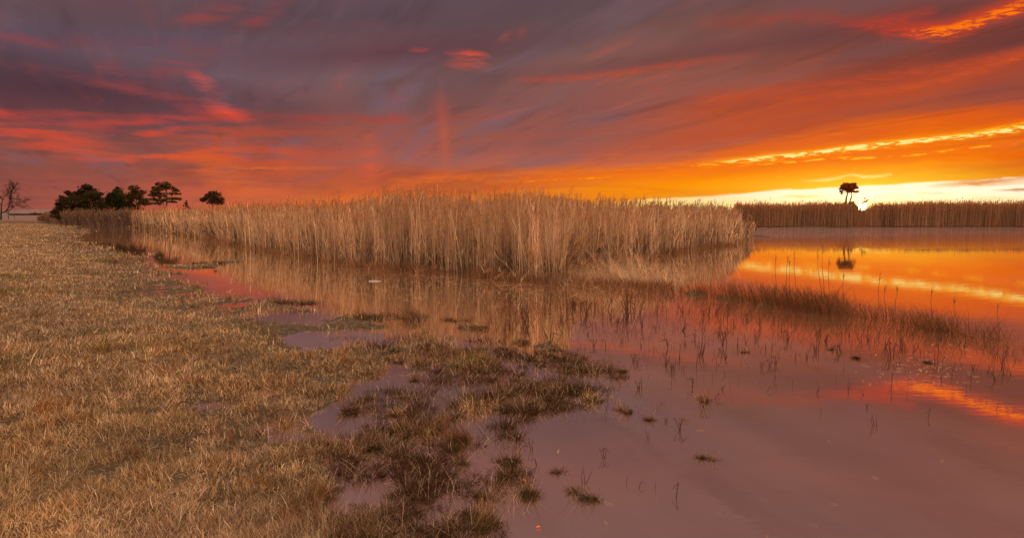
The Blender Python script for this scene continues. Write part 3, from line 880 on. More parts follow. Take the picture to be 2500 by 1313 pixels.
def grass(N, r0, r1, az0, az1, wk, hk, seg=3):
    a = np.radians(rng.uniform(az0, az1, N)); r = r0 * (r1 / r0) ** rng.uniform(0, 1, N)
    x = r * np.sin(a); y = r * np.cos(a)
    h = height(x, y)
    s = sdist(x, y, LAND); sr = sdist(x, y, REED)
    cl = fbm(x * 2.3, y * 2.3, 91, 3)
    cl2 = fbm(x * 0.9, y * 0.9, 95, 3)
    mud = np.zeros(len(x))
    for px, py, rx, ry, k_ in [(760, 775, 190, 20, 1.0), (700, 800, 120, 20, .7), (640, 990, 90, 16, .3), (760, 950, 70, 25, .3), (870, 790, 90, 10, 1.0)]:
        gx, gy = gnd(px, py); ax = rx * gy / F; ay = ry * gy * gy / (F * EYE)
        mud = np.maximum(mud, k_ * np.exp(-(((x - gx) / ax) ** 2 + ((y - gy) / ay) ** 2) ** 2))
    marsh = sst(h, 0.05, -0.01)
    dens = sst(fbm(x * 5.5, y * 5.5, 72, 2), .12, .38) * sst(h, -0.055, 0.0) * (1 - marsh * 0.86 * (1 - sst(cl * .6 + cl2 * .4, .47, .56))) * (1 - mud * .93)
    ok = (rng.uniform(size=len(x)) < dens) & (sr < 0) & ((s > -1.6 - r * .07) | (h > 0.0)) & (r < 150)
    x, y, h, s, r, cl, cl2, marsh = (q_[ok] for q_ in (x, y, h, s, r, cl, cl2, marsh))
    n = len(x)
    big = fbm(x * .55, y * .55, 14, 4); big2 = fbm(x * .35 + 9, y * .35, 33, 4); clump = fbm(x * 4.0, y * 4.0, 66, 2)
    u1 = rng.uniform(size=n)
    gold = np.array([.52, .33, .16]); mauve = np.array([.43, .28, .17]); straw = np.array([.68, .50, .33]); green = np.array([.13, .115, .03]); rust = np.array([.34, .14, .045]); brown = np.array([.17, .088, .045])
    f1 = sst(big, .38, .62)[:, None]
    col = gold * (1 - f1) + mauve * f1
    col = np.where((u1 < .14 * np.clip(12 / r, .4, 1))[:, None], straw, col)
    gm = sst(big2, .50, .64) * .6 + .06
    col = np.where((rng.uniform(size=n) < gm * (r < 25))[:, None], green * rng.uniform(.7, 1.6, n)[:, None], col)
    col = np.where(((clump > .70) & (rng.uniform(size=n) < .5))[:, None], rust, col)
    mm = (rng.uniform(size=n) < marsh * .62)
    col = np.where(mm[:, None], brown * rng.uniform(.6, 1.5, n)[:, None], col)
    col = np.where((rng.uniform(size=n) < .20 * np.clip(12 / r, .3, 1))[:, None], brown * rng.uniform(.6, 1.5, n)[:, None], col)
    col = col * np.exp(rng.normal(-.05, .38, n) * np.clip(9 / r, .35, 1))[:, None].clip(.3, 1.6) * ((.62 + .76 * fbm(x * 3.1, y * 3.1, 71, 2)) * (.62 + .78 * fbm(x * 1.1 + 4, y * 1.1, 83, 3)))[:, None]
    H = (0.03 + 0.10 * clump ** 1.5 + .04 * big) * hk
    H = H * (1 - marsh) + marsh * hk * (0.035 + .10 * sst(cl, .42, .66))
    H = H * rng.uniform(.45, 1.35, n)
    flow = fbm(x * .8, y * .8, 5, 3) * 9.0
    az = flow + rng.normal(0, 1.9, n)
    t0 = np.abs(rng.normal(.55, .42, n)) * (1 - .4 * marsh); t1 = t0 + rng.uniform(-.1, 1.5, n)
    base = np.stack([x, y, h - .01], 1)
    w = np.maximum(0.0034, wk * r) * rng.uniform(.6, 1.3, n)
    g.ribbons(base, H, unit(az, t0), unit(az, t1), w, col, seg=seg, yaw=rng.uniform(-1.2, 1.2, n), tip=.2)


grass(330000, 2.6, 9, -48, 10, .0009, 1.0, 3)
grass(190000, 9, 30, -46, 16, .0010, 1.0, 2)
grass(110000, 30, 140, -42, -15, .0011, 1.0, 2)
# dark clumps scattered through the flooded edge
ZN = [(1130, 1290, 120, 40, 16), (1080, 1220, 120, 60, 22), (1050, 1120, 130, 60, 26), (1080, 1040, 120, 40, 26), (1180, 980, 110, 25, 24), (1120, 920, 160, 30, 26), (1330, 950, 110, 16, 20), (1000, 860, 150, 25, 20),
      (1200, 870, 90, 20, 16), (900, 1130, 110, 90, 24), (1150, 1160, 70, 50, 14), (1400, 905, 90, 14, 12), (950, 990, 110, 40, 20), (1350, 985, 80, 12, 10), (1000, 1290, 120, 40, 12), (1250, 1200, 60, 50, 6), (480, 648, 70, 8, 16), (700, 740, 110, 8, 14), (930, 775, 90, 8, 12), (1340, 1010, 60, 14, 8), (1290, 1060, 40, 20, 6), (1400, 955, 70, 8, 14), (1310, 1150, 40, 25, 6), (1340, 880, 80, 12, 14), (1420, 900, 60, 10, 7)]
for zx, zy, zw, zh, zn in ZN:
    for _ in range(int(zn * 1.6)):
        px, py = rng.normal(zx - (60 if zy > 1000 else 0), zw * .5), rng.normal(zy, zh * .6)
        gx, gy = (float(k_) for k_ in gnd(px, py)); gx2 = gx
        if py > 1400: continue
        rad_ = rng.uniform(.02, .12) * min(1.6, gy / 6) * (1 if rng.uniform() < .8 else 1.6)
        n = int(rng.uniform(10, 70)); an = rng.uniform(0, 6.28, n); rr2 = np.sqrt(rng.uniform(0, 1, n))
        bx_ = gx + rad_ * rr2 * np.cos(an) * 1.3; by_ = gy + rad_ * rr2 * np.sin(an)
        az = np.arctan2(bx_ - gx, by_ - gy) + rng.normal(0, .9, n)
        nm = int(n * .8); am = rng.uniform(0, 6.28, nm); rm = np.sqrt(rng.uniform(0, 1, nm)) * rad_ * 1.25
        az_ = rng.uniform(0, 6.28, nm)
        g.ribbons(np.stack([gx + rm * np.cos(am) * 1.4, gy + rm * np.sin(am), rng.uniform(.0, .014, nm)], 1), rng.uniform(.02, .07, nm), unit(az_, rng.uniform(1.1, 1.6, nm)), unit(az_, rng.uniform(1.2, 1.9, nm)), max(.008, .0014 * gy), np.array([.05, .026, .014]) * rng.uniform(.5, 1.6, nm)[:, None], seg=2, yaw=az_ + 1.57, tip=.4)
        c0 = [np.array([.060, .024, .014]), np.array([.11, .055, .03]), np.array([.045, .036, .012]), np.array([.22, .14, .08])][rng.choice(4, p=[.46, .28, .14, .12])]
        col = c0 * np.exp(rng.normal(0, .4, n))[:, None].clip(.35, 2.2)
        col = np.where((rng.uniform(size=n) < .07)[:, None], np.array([.48, .33, .22]), col)
        t0 = rr2 * .3 + np.abs(rng.normal(0, .3, n))
        Hc = rng.uniform(.04, .16) * rng.uniform(.35, 1.15, n)
        g.ribbons(np.stack([bx_, by_, np.full(n, -.03)], 1), Hc + .03, unit(az, t0), unit(az, t0 + rng.uniform(0, 1.4, n)), max(.004, .0009 * gy), col, seg=3, yaw=rng.uniform(-1, 1, n), tip=.25)
# flat broken straw lying on mud and thatch
N = 42000
a = np.radians(rng.uniform(-46, 12, N)); r = 2.8 * (24 / 2.8) ** rng.uniform(0, 1, N)
x = r * np.sin(a); y = r * np.cos(a); h = height(x, y); ok = (h > -.01) & (sdist(x, y, REED) < 0)
x, y, r, h = x[ok], y[ok], r[ok], h[ok]; n = len(x); az = rng.uniform(0, 6.28, n)
c3 = np.array([[.58, .42, .28], [.38, .23, .13], [.16, .09, .05]])[rng.choice(3, n, p=[.18, .42, .4])]
g.ribbons(np.stack([x, y, h + .006], 1), rng.uniform(.03, .14, n) * np.clip(r / 9, .7, 1.6), unit(az, rng.uniform(1.2, 1.6, n)), unit(az, rng.uniform(1.4, 1.75, n)), np.maximum(.0035, .0009 * r), c3 * rng.uniform(.6, 1.2, n)[:, None], seg=2, yaw=az + 1.57, tip=.5)
tag(g.build('dry_grass', M_GRASS), 'matted dry brown grass covering the bank and tufting out into the flooded marsh', 'grass', kind='stuff')

# floating reed litter, plus tan bits laid out as ripple sparkle
g = Geo()
N = 900
px = rng.uniform(560, 1330, N); py = rng.uniform(0, 1, N) ** 1.4 * 70 + np.interp(px, [560, 800, 1000, 1330], [600, 645, 668, 698])
N2 = 130  # bits of the right-hand patch, standing in for sparkle on ripples
px = np.concatenate([px, rng.normal(2260, 75, N2), rng.uniform(1380, 1500, 120)]); py = np.concatenate([py, 905 + rng.normal(0, 22, N2), rng.uniform(640, 690, 120)])
px = np.concatenate([px, rng.uniform(1150, 2400, 14)]); py = np.concatenate([py, rng.uniform(1050, 1313, 14)])
x, y = gnd(px, py)
N = len(x)
al = rng.uniform(0, math.pi, N)
d = np.stack([np.cos(al), np.sin(al), np.zeros(N)], 1)
base = np.stack([x, y, np.full(N, .005)], 1)
L = rng.uniform(.04, .28, N) * np.clip(y / 16, .25, 1)
Vv = []; side = np.stack([-d[:, 1], d[:, 0], np.zeros(N)], 1) * (.004 * np.clip(y / 12, .35, 1.5))[:, None]
e = base + d * L[:, None]
Vv = np.stack([base - side, base + side, e + side * .5 + [0, 0, .002], e - side * .5 + [0, 0, .002]], 1).reshape(-1, 3)
g.add(Vv, np.arange(N * 4).reshape(-1, 4), np.repeat(TAN * rng.uniform(.5, 1.1, N)[:, None], 4, axis=0))
tag(g.build('litter_and_glints', M_REED), 'scattered bits of broken reed floating on the still water, some painted as ripple glints', 'litter', kind='stuff')

# ------------------------------------------------------------------ trees
M_BARK = plain_mat('bark', (.045, .028, .018), (.11, .07, .045), 6)
M_LEAF = blade_mat('pine_needles', 0.35)


def tree(name, D, clumps, trunks, label, cat, group=None, leafcol=(.065, .06, .02), dens=1.6, size=1.9, flat=1.0):
    q = D / F
    bx, by, bz = at(trunks[0][0][0], trunks[0][0][1], D)
    root = empty(name, (bx, by, bz)); tag(root, label, cat, group)
    gt = Geo(); gl = Geo()
    off = np.array([bx, by, bz])
    tops = []
    for tr in trunks:
        pts = []
        for i, (a, b, w_) in enumerate(tr):
            p_ = np.array(at(a, b, D)) - off; p_[1] += math.sin(i * 2.1 + a) * .12
            pts.append(tuple(p_)); tops.append(p_)
        gt.tube(pts, [max(.5, c[2]) * q for c in tr], (1, 1, 1))
    for cx, cy, rx, ry in clumps:
        c = np.array(at(cx, cy, D)) - off; c[1] += rng.normal(0, rx * q * .35)
        st = min(tops, key=lambda t_: np.linalg.norm((t_ - c) * [1, 1, 1.4]) + (5 if t_[2] > c[2] + .3 else 0))
        mid = (st + c) / 2 + [0, 0, .12 * ry * q]
        gt.tube([tuple(st), tuple(mid), tuple(c)], [.9 * q, .6 * q, .25 * q], (1, 1, 1), 5)
        n = int(30 + math.pi * rx * ry * dens)
        k_ = rng.uniform(.7, 1.35)
        gl.leaves(c, (rx * q, rx * q * .9, ry * q), n, size * q, np.array(leafcol) * k_, .35, flat)
        m_ = max(3, int((rx + ry) * .35))
        for _ in range(m_):     # small outlying tufts break the outline
            an = rng.uniform(0, 2 * math.pi); rad_ = rng.uniform(.8, 1.15)
            cc = c + [math.cos(an) * rx * q * rad_, rng.normal(0, .4) * rx * q, math.sin(an) * ry * q * rad_]
            gl.leaves(cc, (2.2 * q, 2.2 * q, 2.0 * q), 14, size * q * .8, np.array(leafcol) * k_, .35)
    gt.build('trunk', M_BARK, root); gl.build('crown', M_LEAF, root)
    return root


tree('pine_tree', 112, [(207, 468, 24, 13), (183, 478, 20, 12), (232, 476, 20, 10), (160, 492, 17, 11), (150, 508, 14, 9), (200, 492, 38, 16), (240, 492, 16, 12), (185, 512, 38, 13), (226, 512, 28, 13), (134, 518, 12, 6), (213, 456, 13, 6), (252, 507, 12, 8), (168, 470, 8, 5), (155, 482, 7, 5), (246, 474, 10, 5), (145, 498, 7, 5), (165, 528, 34, 10), (210, 528, 36, 11), (250, 522, 20, 10)],
     [[(205, 546, 3.5), (205, 520, 3), (203, 495, 2.2), (207, 470, 1.2)], [(190, 546, 2.5), (180, 515, 2), (168, 492, 1)], [(220, 546, 2.5), (228, 512, 2), (234, 482, 1)]],
     'broad dark pine with the widest crown, leftmost of the pines', 'pine tree', 'pines on the left shore', (.05, .036, .016), 2.0)
tree('pine_tree', 116, [(287, 468, 14, 9), (272, 478, 11, 9), (285, 486, 24, 13), (302, 480, 12, 9), (298, 498, 22, 11), (280, 506, 22, 11), (306, 508, 16, 9), (287, 461, 6, 5), (290, 522, 26, 8), (262, 500, 10, 10), (264, 488, 8, 10)],
     [[(288, 546, 3), (288, 515, 2.5), (287, 485, 1.5), (287, 468, .8)]],
     'domed green pine between the broad dark pine and a thinner one', 'pine tree', 'pines on the left shore', (.045, .052, .016), 2.0)
tree('pine_tree', 114, [(332, 460, 15, 7), (342, 470, 13, 7), (324, 472, 13, 8), (334, 480, 17, 7), (346, 487, 12, 4), (320, 488, 9, 7), (350, 498, 18, 4), (327, 502, 12, 4), (316, 495, 8, 8), (330, 510, 20, 4), (315, 481, 8, 9), (356, 488, 7, 4)],
     [[(334, 546, 2.2), (334, 515, 1.8), (334, 495, 1.5), (333, 470, .8)], [(334, 498, 1), (341, 487, .7), (346, 478, .4)]],
     'round topped pine with a bare forked stem showing under its crown', 'pine tree', 'pines on the left shore', (.055, .042, .016), 1.35)
tree('pine_tree', 112, [(405, 450, 15, 6), (394, 459, 17, 8), (419, 459, 12, 5), (382, 468, 14, 7), (431, 466, 9, 4), (425, 473, 16, 3.5), (372, 476, 12, 5), (392, 476, 16, 6), (420, 485, 20, 3.2), (437, 486, 7, 3), (368, 487, 15, 4), (391, 489, 17, 5), (352, 493, 14, 3.5), (380, 497, 22, 3), (415, 493, 15, 2), (383, 449, 5, 3.5), (374, 459, 4, 3)],
     [[(406, 546, 2.4), (406, 512, 2.1), (406.5, 495, 1.9), (408, 475, 1.4), (406, 455, .8)], [(402, 520, 1.4), (401, 504, 1.1), (398, 495, .8), (392, 484, .5)]],
     'tallest pine with flat layered branches and clear sky between them', 'pine tree', 'pines on the left shore', (.055, .045, .016), 1.3)
tree('pine_tree', 108, [(518, 471, 12, 5), (507, 478, 11, 6), (530, 476, 12, 6), (517, 484, 22, 6), (497, 488, 8, 6), (540, 487, 11, 5), (524, 494, 24, 6)],
     [[(520, 548, 2.2), (520, 515, 2), (519, 490, 1.5), (518, 474, .8)]],
     'small rounded pine standing alone behind the tan reeds', 'pine tree', None, (.05, .036, .016), 1.4)
tree('conifer', 108, [(455.5, 497, 4.5, 3), (454, 502, 7, 3.5), (456, 508, 9, 4), (456, 491.5, 1.6, 3.5)],
     [[(456, 548, 1), (456, 515, 1), (456, 500, .7), (456, 490, .4)]],
     'tiny pointed conifer poking over the reeds between two pines', 'conifer', None, (.05, .045, .018), 2.5, 1.3)
tree('pine_tree', 95, [(2060, 452, 8, 3.5), (2074, 455, 10, 3.5), (2087, 449, 7, 2.6), (2056, 460, 7, 4.5), (2080, 460, 12, 3.5), (2092, 458.5, 5, 2.2), (2053, 467, 4.5, 2.6), (2078, 465, 7, 2.6), (2087, 469, 7, 1.8), (2055, 473, 2.2, 1.6), (2092, 467, 4, 1.4), (2068, 462, 9, 4), (2070, 450, 11, 3.5), (2084, 455, 10, 4.5), (2062, 457, 11, 5), (2074, 468, 9, 3), (2078, 496, 5, 3), (2064, 497, 4, 3)],
     [[(2066, 553, 2.89), (2065, 515, 2.55), (2065, 498, 2.21), (2065.5, 482, 1.87), (2070, 468, 1.19), (2073, 458, 0.85)], [(2069, 512, 2.04), (2071, 498, 1.87), (2078, 487, 1.53), (2079.5, 476, 1.19), (2079, 464, 0.85)], [(2071, 498, 0.85), (2078, 501, 0.68), (2083, 497, 0.51)], [(2073, 494, 0.68), (2081, 491, 0.51), (2081, 484, 0.51)]],
     'ragged twin stemmed pine silhouetted on the far bank just left of the sun', 'pine tree', None, (.22, .065, .016), 2.8, 1.8)  # sun glare painted into the reddish needle colour
tree('shrub', 95, [(2085, 501, 6, 5), (2090, 506, 7, 5), (2078, 506, 7, 5), (2084, 494, 2, 2.5)],
     [[(2085, 553, 1), (2085, 520, .8), (2085, 504, .5)]],
     'dark low shrub at the foot of the twin stemmed pine', 'shrub', None, (.06, .03, .014), 2.2, 1.2)
tree('shrub', 95, [(2107, 496, 4.0, 1.8), (2113, 492, 5, 2.0), (2119, 489, 4.5, 1.6), (2112, 484, 2, 1)],
     [[(2098, 553, .8), (2100, 515, .7), (2104, 500, .5), (2114, 493, .4)], [(2104, 500, .3), (2110, 488, .25), (2112, 485, .2)]],
     'slanting wispy shrub rising just right of the sun', 'shrub', None, (.06, .03, .014), 1.8, 1.1)

# bare tree at the left edge
D = 140
q = D / F
bx, by, bz = at(2.5, 536, D)
root = empty('bare_tree', (bx, by, bz)); tag(root, 'small leafless tree with spreading fine twigs at the left edge of the field', 'tree')
off = Vector((bx, by, bz))


def PT(a, b, dy=0): return Vector(at(a, b, D)) - off + Vector((0, dy, 0))


gt = Geo(); gb = Geo()
gt.tube([PT(2.5, 537), PT(2.5, 525), PT(3, 512), PT(3.5, 500), PT(7, 488)], [2.4 * q, 2 * q, 1.7 * q, 1.3 * q, 1 * q], (1, 1, 1), 8)


def limb(pts, w0, w1, tgt):
    n = len(pts)
    tgt.tube(pts, [1.35 * (w0 + (w1 - w0) * i / (n - 1)) * q for i in range(n)], (1, 1, 1), 5)


def twigs(p, d, L, w, lev):
    pts = [p]; dd = d.copy()
    for i in range(4):
        dd = (dd + Vector((random.gauss(0, .16), random.gauss(0, .16), random.gauss(0.03, .13)))).normalized()
        pts.append(pts[-1] + dd * L / 4)
    limb(pts, w, w * .5, gb)
    if lev == 0: return
    for i in range(1, 5):
        for _ in range(1 if lev == 2 else 2):
            s = Vector((random.gauss(0, .6), random.gauss(0, .6), random.gauss(.15, .45)))
            twigs(pts[i], (dd + s).normalized(), L * random.uniform(.5, .75), w * .6, lev - 1)


main = [([PT(3.5, 519), PT(13, 517), PT(19, 507, .2), (PT(22, 492, .3)), PT(24, 478, .3), PT(28, 465, .2), PT(35, 457, 0)], 1.4),
        ([PT(7, 488), PT(3, 480, -.4), PT(-6, 473, -.5), PT(-14, 466, -.5)], .9), ([PT(3, 500), PT(-5, 495, .3), PT(-14, 487, .6), PT(-26, 478, .8)], 1.1),
        ([PT(7, 488), PT(14, 481, -.5), PT(20, 479, -.8)], .6), ([PT(23, 484, .3), PT(31, 486, .8), PT(44, 489, 1.2)], .7), ([PT(21, 500), PT(32, 498, -.6), PT(44, 495, -1)], .6),
        ([PT(22, 490), PT(36, 496, .3), PT(48, 495, .6)], .6), ([PT(24, 476), PT(34, 473, -.5), PT(43, 468, -.7)], .7), ([PT(21, 502), PT(32, 501, .6), PT(40, 505, 1)], .5), ([PT(24, 478), PT(21, 468, .8), PT(16, 460, 1)], .6)]
for pts, w in main:
    limb(pts, w, w * .5, gt if w > .85 else gb)
    for i in range(1, len(pts)):
        dd = (pts[i] - pts[i - 1]).normalized()
        for _ in range(2):
            s = Vector((random.gauss(0, .5), random.gauss(0, .6), random.gauss(.2, .4)))
            twigs(pts[i], (dd + s).normalized(), random.uniform(9, 15) * q, w * .45, 2)
M_DARK = plain_mat('dark_bark', (.02, .010, .008), (.045, .024, .018), 6)
gt.build('trunk', M_DARK, root); gb.build('branches', M_DARK, root)
M_POST = plain_mat('weathered_wood', (.06, .035, .025), (.14, .09, .06), 12)
for a, y0, y1, w, lab in [(20.5, 511, 536, 1.0, 'thick dark post standing under the bare tree'), (36, 504, 536, .5, 'thin pale pole standing right of the dark post under the bare tree')]:
    g = Geo(); D2 = 139
    top = Vector(at(a, y0, D2)); bot = Vector(at(a, y1, D2)); g.tube([bot, (bot + top) / 2 + Vector((.02, 0, 0)), top], [w * q, w * q * .9, w * q * .8], (1, 1, 1), 8)
    g.tube([top, top + Vector((0, 0, .05))], [w * q * 1.1, w * q * .7], (1, 1, 1), 8)
    tag(g.build('post', M_POST), lab, 'post')

# distant shore and ridge, far left; haze put into the ridge's mauve colour
xs = np.linspace(-2600, 2600, 240)
top = 3.5 + 10 * fbm(xs * .004, xs * 0, 12) + 2.2 * vnoise(xs * .05, xs * 0, 2)
vv = []; ff = []
for i, (a, h_) in enumerate(zip(xs, top)):
    yb = 1800 + 60 * math.sin(i * .11)
    vv += [(a, yb, 0), (a, yb + 40, h_), (a, yb + 160, h_ * .8), (a, yb + 400, 0)]
for i in range(len(xs) - 1):
    for k_ in range(3): ff.append((i * 4 + k_, (i + 1) * 4 + k_, (i + 1) * 4 + k_ + 1, i * 4 + k_ + 1))
M_RIDGE = plain_mat('far_ridge', (.17, .085, .08), (.20, .10, .09), .02)
tag(mk('hills', vv, ff, M_RIDGE, smooth=True), kind='structure')
g = Geo()
for i in range(70):
    px = rng.uniform(28, 125); h_ = rng.uniform(1.2, 3.0) * (1.3 if px > 70 else .8)
    c = np.array(at(px, 524.5, 520)); g.leaves(c, (2.4, 2.4, h_ * .5), 60, .5, (.085, .05, .045), .3)
tag(g.build('distant_woods', M_LEAF), 'low misty line of far off trees beyond the field at the left', 'woods', kind='stuff')
# bright green weed at the left end of the channel
g = Geo()
N = 6000
px = rng.uniform(165, 305, N); py = 550.3 + rng.normal(0, .7, N)
x, y = gnd(px, py)
az = rng.uniform(0, 6.28, N)
g.ribbons(np.stack([x, y, np.full(N, -.01)], 1), rng.uniform(.05, .16, N), unit(az, rng.uniform(.1, .8, N)), unit(az, rng.uniform(.5, 1.4, N)), .07,
          np.array([.22, .24, .03]) * rng.uniform(.6, 1.3, N)[:, None], seg=2)
tag(g.build('green_weed', M_GRASS), 'strip of bright green weed along the water below the dark brush', 'weed', kind='stuff')

# ------------------------------------------------------------------ separate tufts and stalks
M_MOSS = plain_mat('wet_moss', (.016, .011, .006), (.05, .036, .014), 30, .9)
M_STALK = blade_mat('brown_stalk', .15)


def mound(cx, cy, ax, ay, h):
    """irregular lump of roots and moss sitting on the bottom"""
    V_ = []; F_ = []
    nr, na = 7, 20
    ph = rng.uniform(0, 6.28, 4)
    for i in range(nr):
        t_ = i / (nr - 1)
        for j in range(na):
            an = 2 * math.pi * j / na
            rr2 = (1 + .22 * math.sin(2 * an + ph[0]) + .14 * math.sin(5 * an + ph[1]) + .08 * math.sin(9 * an + ph[2])) * math.sin(t_ * math.pi / 2 + .001)
            z_ = (math.cos(t_ * math.pi / 2) ** .8) * h * (1 + .25 * math.sin(4 * an + ph[3]) * t_) - .05 * t_
            V_.append((cx + ax * rr2 * math.cos(an), cy + ay * rr2 * math.sin(an), z_ + rng.normal(0, h * .05)))
    for i in range(nr - 1):
        for j in range(na):
            F_.append((i * na + j, i * na + (j + 1) % na, (i + 1) * na + (j + 1) % na, (i + 1) * na + j))
    return V_, F_


TUFTS = [  # px, py, half width px, mound height m, stalks, stalk height m, green, label
    (1425, 1218, 42, .085, 60, .26, .5, 'mossy green tussock with tall red stems, farthest right in the near water'),
    (1288, 1212, 38, .085, 55, .22, .5, 'dark peaked moss mound with a red stem sheaf on its left side'),
    (1232, 1132, 30, .05, 50, .12, .45, 'low flat raft of moss just off the near grass'),
    (1232, 1166, 22, .05, 34, .16, .3, 'small brown tussock below the flat moss raft'),
    (1195, 1278, 50, .07, 190, .22, .4, 'wide bristly tussock at the bottom edge of the photo'),
    (1170, 1215, 13, .04, 18, .07, .4, 'little dark moss knob near the bottom of the marsh'),
    (1365, 1153, 15, .02, 22, .16, .1, 'tiny stalk cluster between the moss raft and open water'),
    (1540, 1003, 24, .06, 46, .16, .3, 'round dome of grass with long reflected stems in mid water'),
    (1585, 1025, 15, .02, 20, .18, .1, 'upright twig cluster right of the round grass dome'),
    (1442, 975, 24, .05, 36, .12, .3, 'double dark moss hump left of the round grass dome'),
    (1330, 958, 34, .06, 70, .16, .3, 'brown tussock at the outer end of the grassy marsh point'),
    (1388, 962, 30, .04, 46, .12, .3, 'low dark tussock trailing off the grassy marsh point'),
    (1722, 980, 26, .015, 60, .20, .15, 'spiky grass tuft standing alone in the open water'),
    (1725, 1117, 14, .02, 24, .13, .3, 'small dark sprig tuft alone in the near open water'),
    (1520, 909, 13, .04, 20, .07, .3, 'twin dark moss knobs on the mid water'),
    (1408, 886, 14, .05, 30, .10, .3, 'dark bushy knob right of the brown marsh islets'),
    (1428, 905, 10, .05, 18, .10, .3, 'small pointed moss knob below the dark bushy knob'),
    (1278, 838, 24, .10, 110, .20, .1, 'rusty brown tuft on the tip of the muddy islet'),
    (1345, 856, 30, .06, 70, .10, .2, 'dark low muddy islet right of the rusty brown tuft'),
    (1008, 778, 44, .10, 420, .24, .05, 'reddish brown grass island in the channel'),
    (1095, 782, 30, .06, 150, .18, .15, 'darker tuft beside the reddish brown grass island'),
    (1155, 802, 38, .07, 190, .17, .1, 'brown tussock stretched right of the channel island'),
    (1130, 1075, 34, .08, 240, .26, .15, 'tall tan tussock on the outer marsh edge'),
    (1075, 1045, 24, .07, 130, .22, .1, 'dark hollowed tussock beside the tall tan one'),
    (1820, 860, 12, .01, 24, .22, .0, 'knotted clump of bent stalks in mid water'),
    (2090, 875, 9, .04, 12, .14, .2, 'small dark clod with a single spike in the right water'),
    (2265, 886, 7, .05, 8, .09, .2, 'little dark cone in the bright right water'),
    (2028, 853, 10, .01, 18, .18, .0, 'bristle of short stalks in the bright right water'),
    (1180, 800, 10, .04, 20, .1, .1, 'tiny clod at the right end of the channel tussocks'),
    (2300, 806, 16, .03, 60, .35, .0, 'dense dark stalk clump in the stalk strip at the right'),
]
for px, py, hw, mh, ns, sh, gr, lab in TUFTS:
    gx, gy = (float(k_) for k_ in gnd(px, py))
    q = gy / F
    root = empty('grass_tuft', (gx, gy, 0)); tag(root, lab, 'grass tuft')
    ax = hw * q; ay = ax * .8
    V_, F_ = mound(0, 0, ax * .5, ay * .42, mh * .4)
    mk('moss_mound', V_, F_, M_MOSS, parent=root, smooth=True)
    g = Geo()
    n = int(ns * 1.5)
    ks = 4
    kc = rng.normal(0, .55, (ks, 2)); ka = rng.uniform(0, 6.28, ks); kt = rng.uniform(0, .5, ks); kh = rng.uniform(.4, 1.1, ks)
    wk_ = rng.choice(ks, n, p=[.4, .3, .2, .1])
    bx_ = ax * (kc[wk_, 0] + rng.normal(0, .22, n)); by_ = ay * (kc[wk_, 1] + rng.normal(0, .22, n))
    rr2 = np.hypot(bx_ / ax, by_ / ay)
    az = ka[wk_] + rng.normal(0, .9, n)
    t0 = kt[wk_] + np.abs(rng.normal(0, .25, n))
    sh = sh * kh[wk_]
    col = np.array([.17, .075, .04]) * rng.uniform(.5, 1.5, n)[:, None]
    col = np.where((rng.uniform(size=n) < .25)[:, None], np.array([.36, .22, .12]), col)
    col = np.where((rng.uniform(size=n) < gr * .5)[:, None], np.array([.085, .085, .02]), col)
    wd = max(.0035, .0008 * gy) * rng.uniform(.7, 1.3, n)
    g.ribbons(np.stack([bx_, by_, np.full(n, -.02)], 1), sh * rng.uniform(.35, 1.1, n), unit(az, t0), unit(az, t0 + rng.uniform(0, 1.2, n)), wd, col, seg=4, yaw=rng.normal(0, .6, n), tip=.3)
    # matted short growth over the mound
    n = int(520 * gr + 160)
    wk_ = rng.choice(ks, n, p=[.4, .3, .2, .1])
    mx_ = ax * (kc[wk_, 0] * .9 + rng.normal(0, .20, n)); my_ = ay * (kc[wk_, 1] * .9 + rng.normal(0, .16, n))
    hz = mh * .55 * np.exp(-((mx_ / ax) ** 2 + (my_ / ay) ** 2) * 1.5) * rng.uniform(.1, 1, n)
    az = ka[wk_] + rng.normal(0, 1.6, n)
    col = np.where((rng.uniform(size=n) < gr * .7)[:, None], np.array([.06, .056, .014]), np.array([.075, .036, .018])) * rng.uniform(.4, 1.6, n)[:, None]
    g.ribbons(np.stack([mx_, my_, hz - .012], 1), rng.uniform(.03, .09, n), unit(az, rng.uniform(.7, 1.5, n)), unit(az, rng.uniform(1.2, 2.3, n)), wd.mean() * 1.2, col, seg=3, tip=.3)
    g.build('stems', M_STALK, root)


# bent single stalks in open water: twelve shapes, copied
def stalk_mesh(kindn):
    g = Geo()
    cnt = [1, 1, 1, 2, 2, 3, 1, 3, 1, 5, 2, 4][kindn]
    for j in range(cnt):
        L = rng.uniform(.45, 1.0); aa = rng.uniform(-1, 1) * 1.57; t0 = rng.uniform(.05, .5)
        pts = [Vector((0, 0, -.06)), Vector((j * .012 * rng.normal(), j * .012 * rng.normal(), -.02))]
        d = Vector((math.sin(aa) * math.sin(t0), math.cos(aa) * math.sin(t0), math.cos(t0)))
        for s_ in range(4):
            pts.append(pts[-1] + d * (L / 4) * .25)
            d = (d + Vector((rng.normal() * .09, rng.normal() * .09, rng.normal() * .05))).normalized()
        rs = [.0062, .0062, .0058, .005, .004, .002]
        if kindn in (1, 4, 6, 8, 11):      # broken over
            d2 = Vector((rng.choice([-1, 1]) * rng.uniform(.5, .9), rng.normal() * .3, -rng.uniform(.2, .9))).normalized()
            pts.append(pts[-1] + d2 * .04); pts.append(pts[-1] + d2 * L * .11); rs = [.0064, .0064, .0062, .0058, .0054, .005, .004, .002]
        g.tube(pts, rs, (.10, .045, .03), 5)
    return g


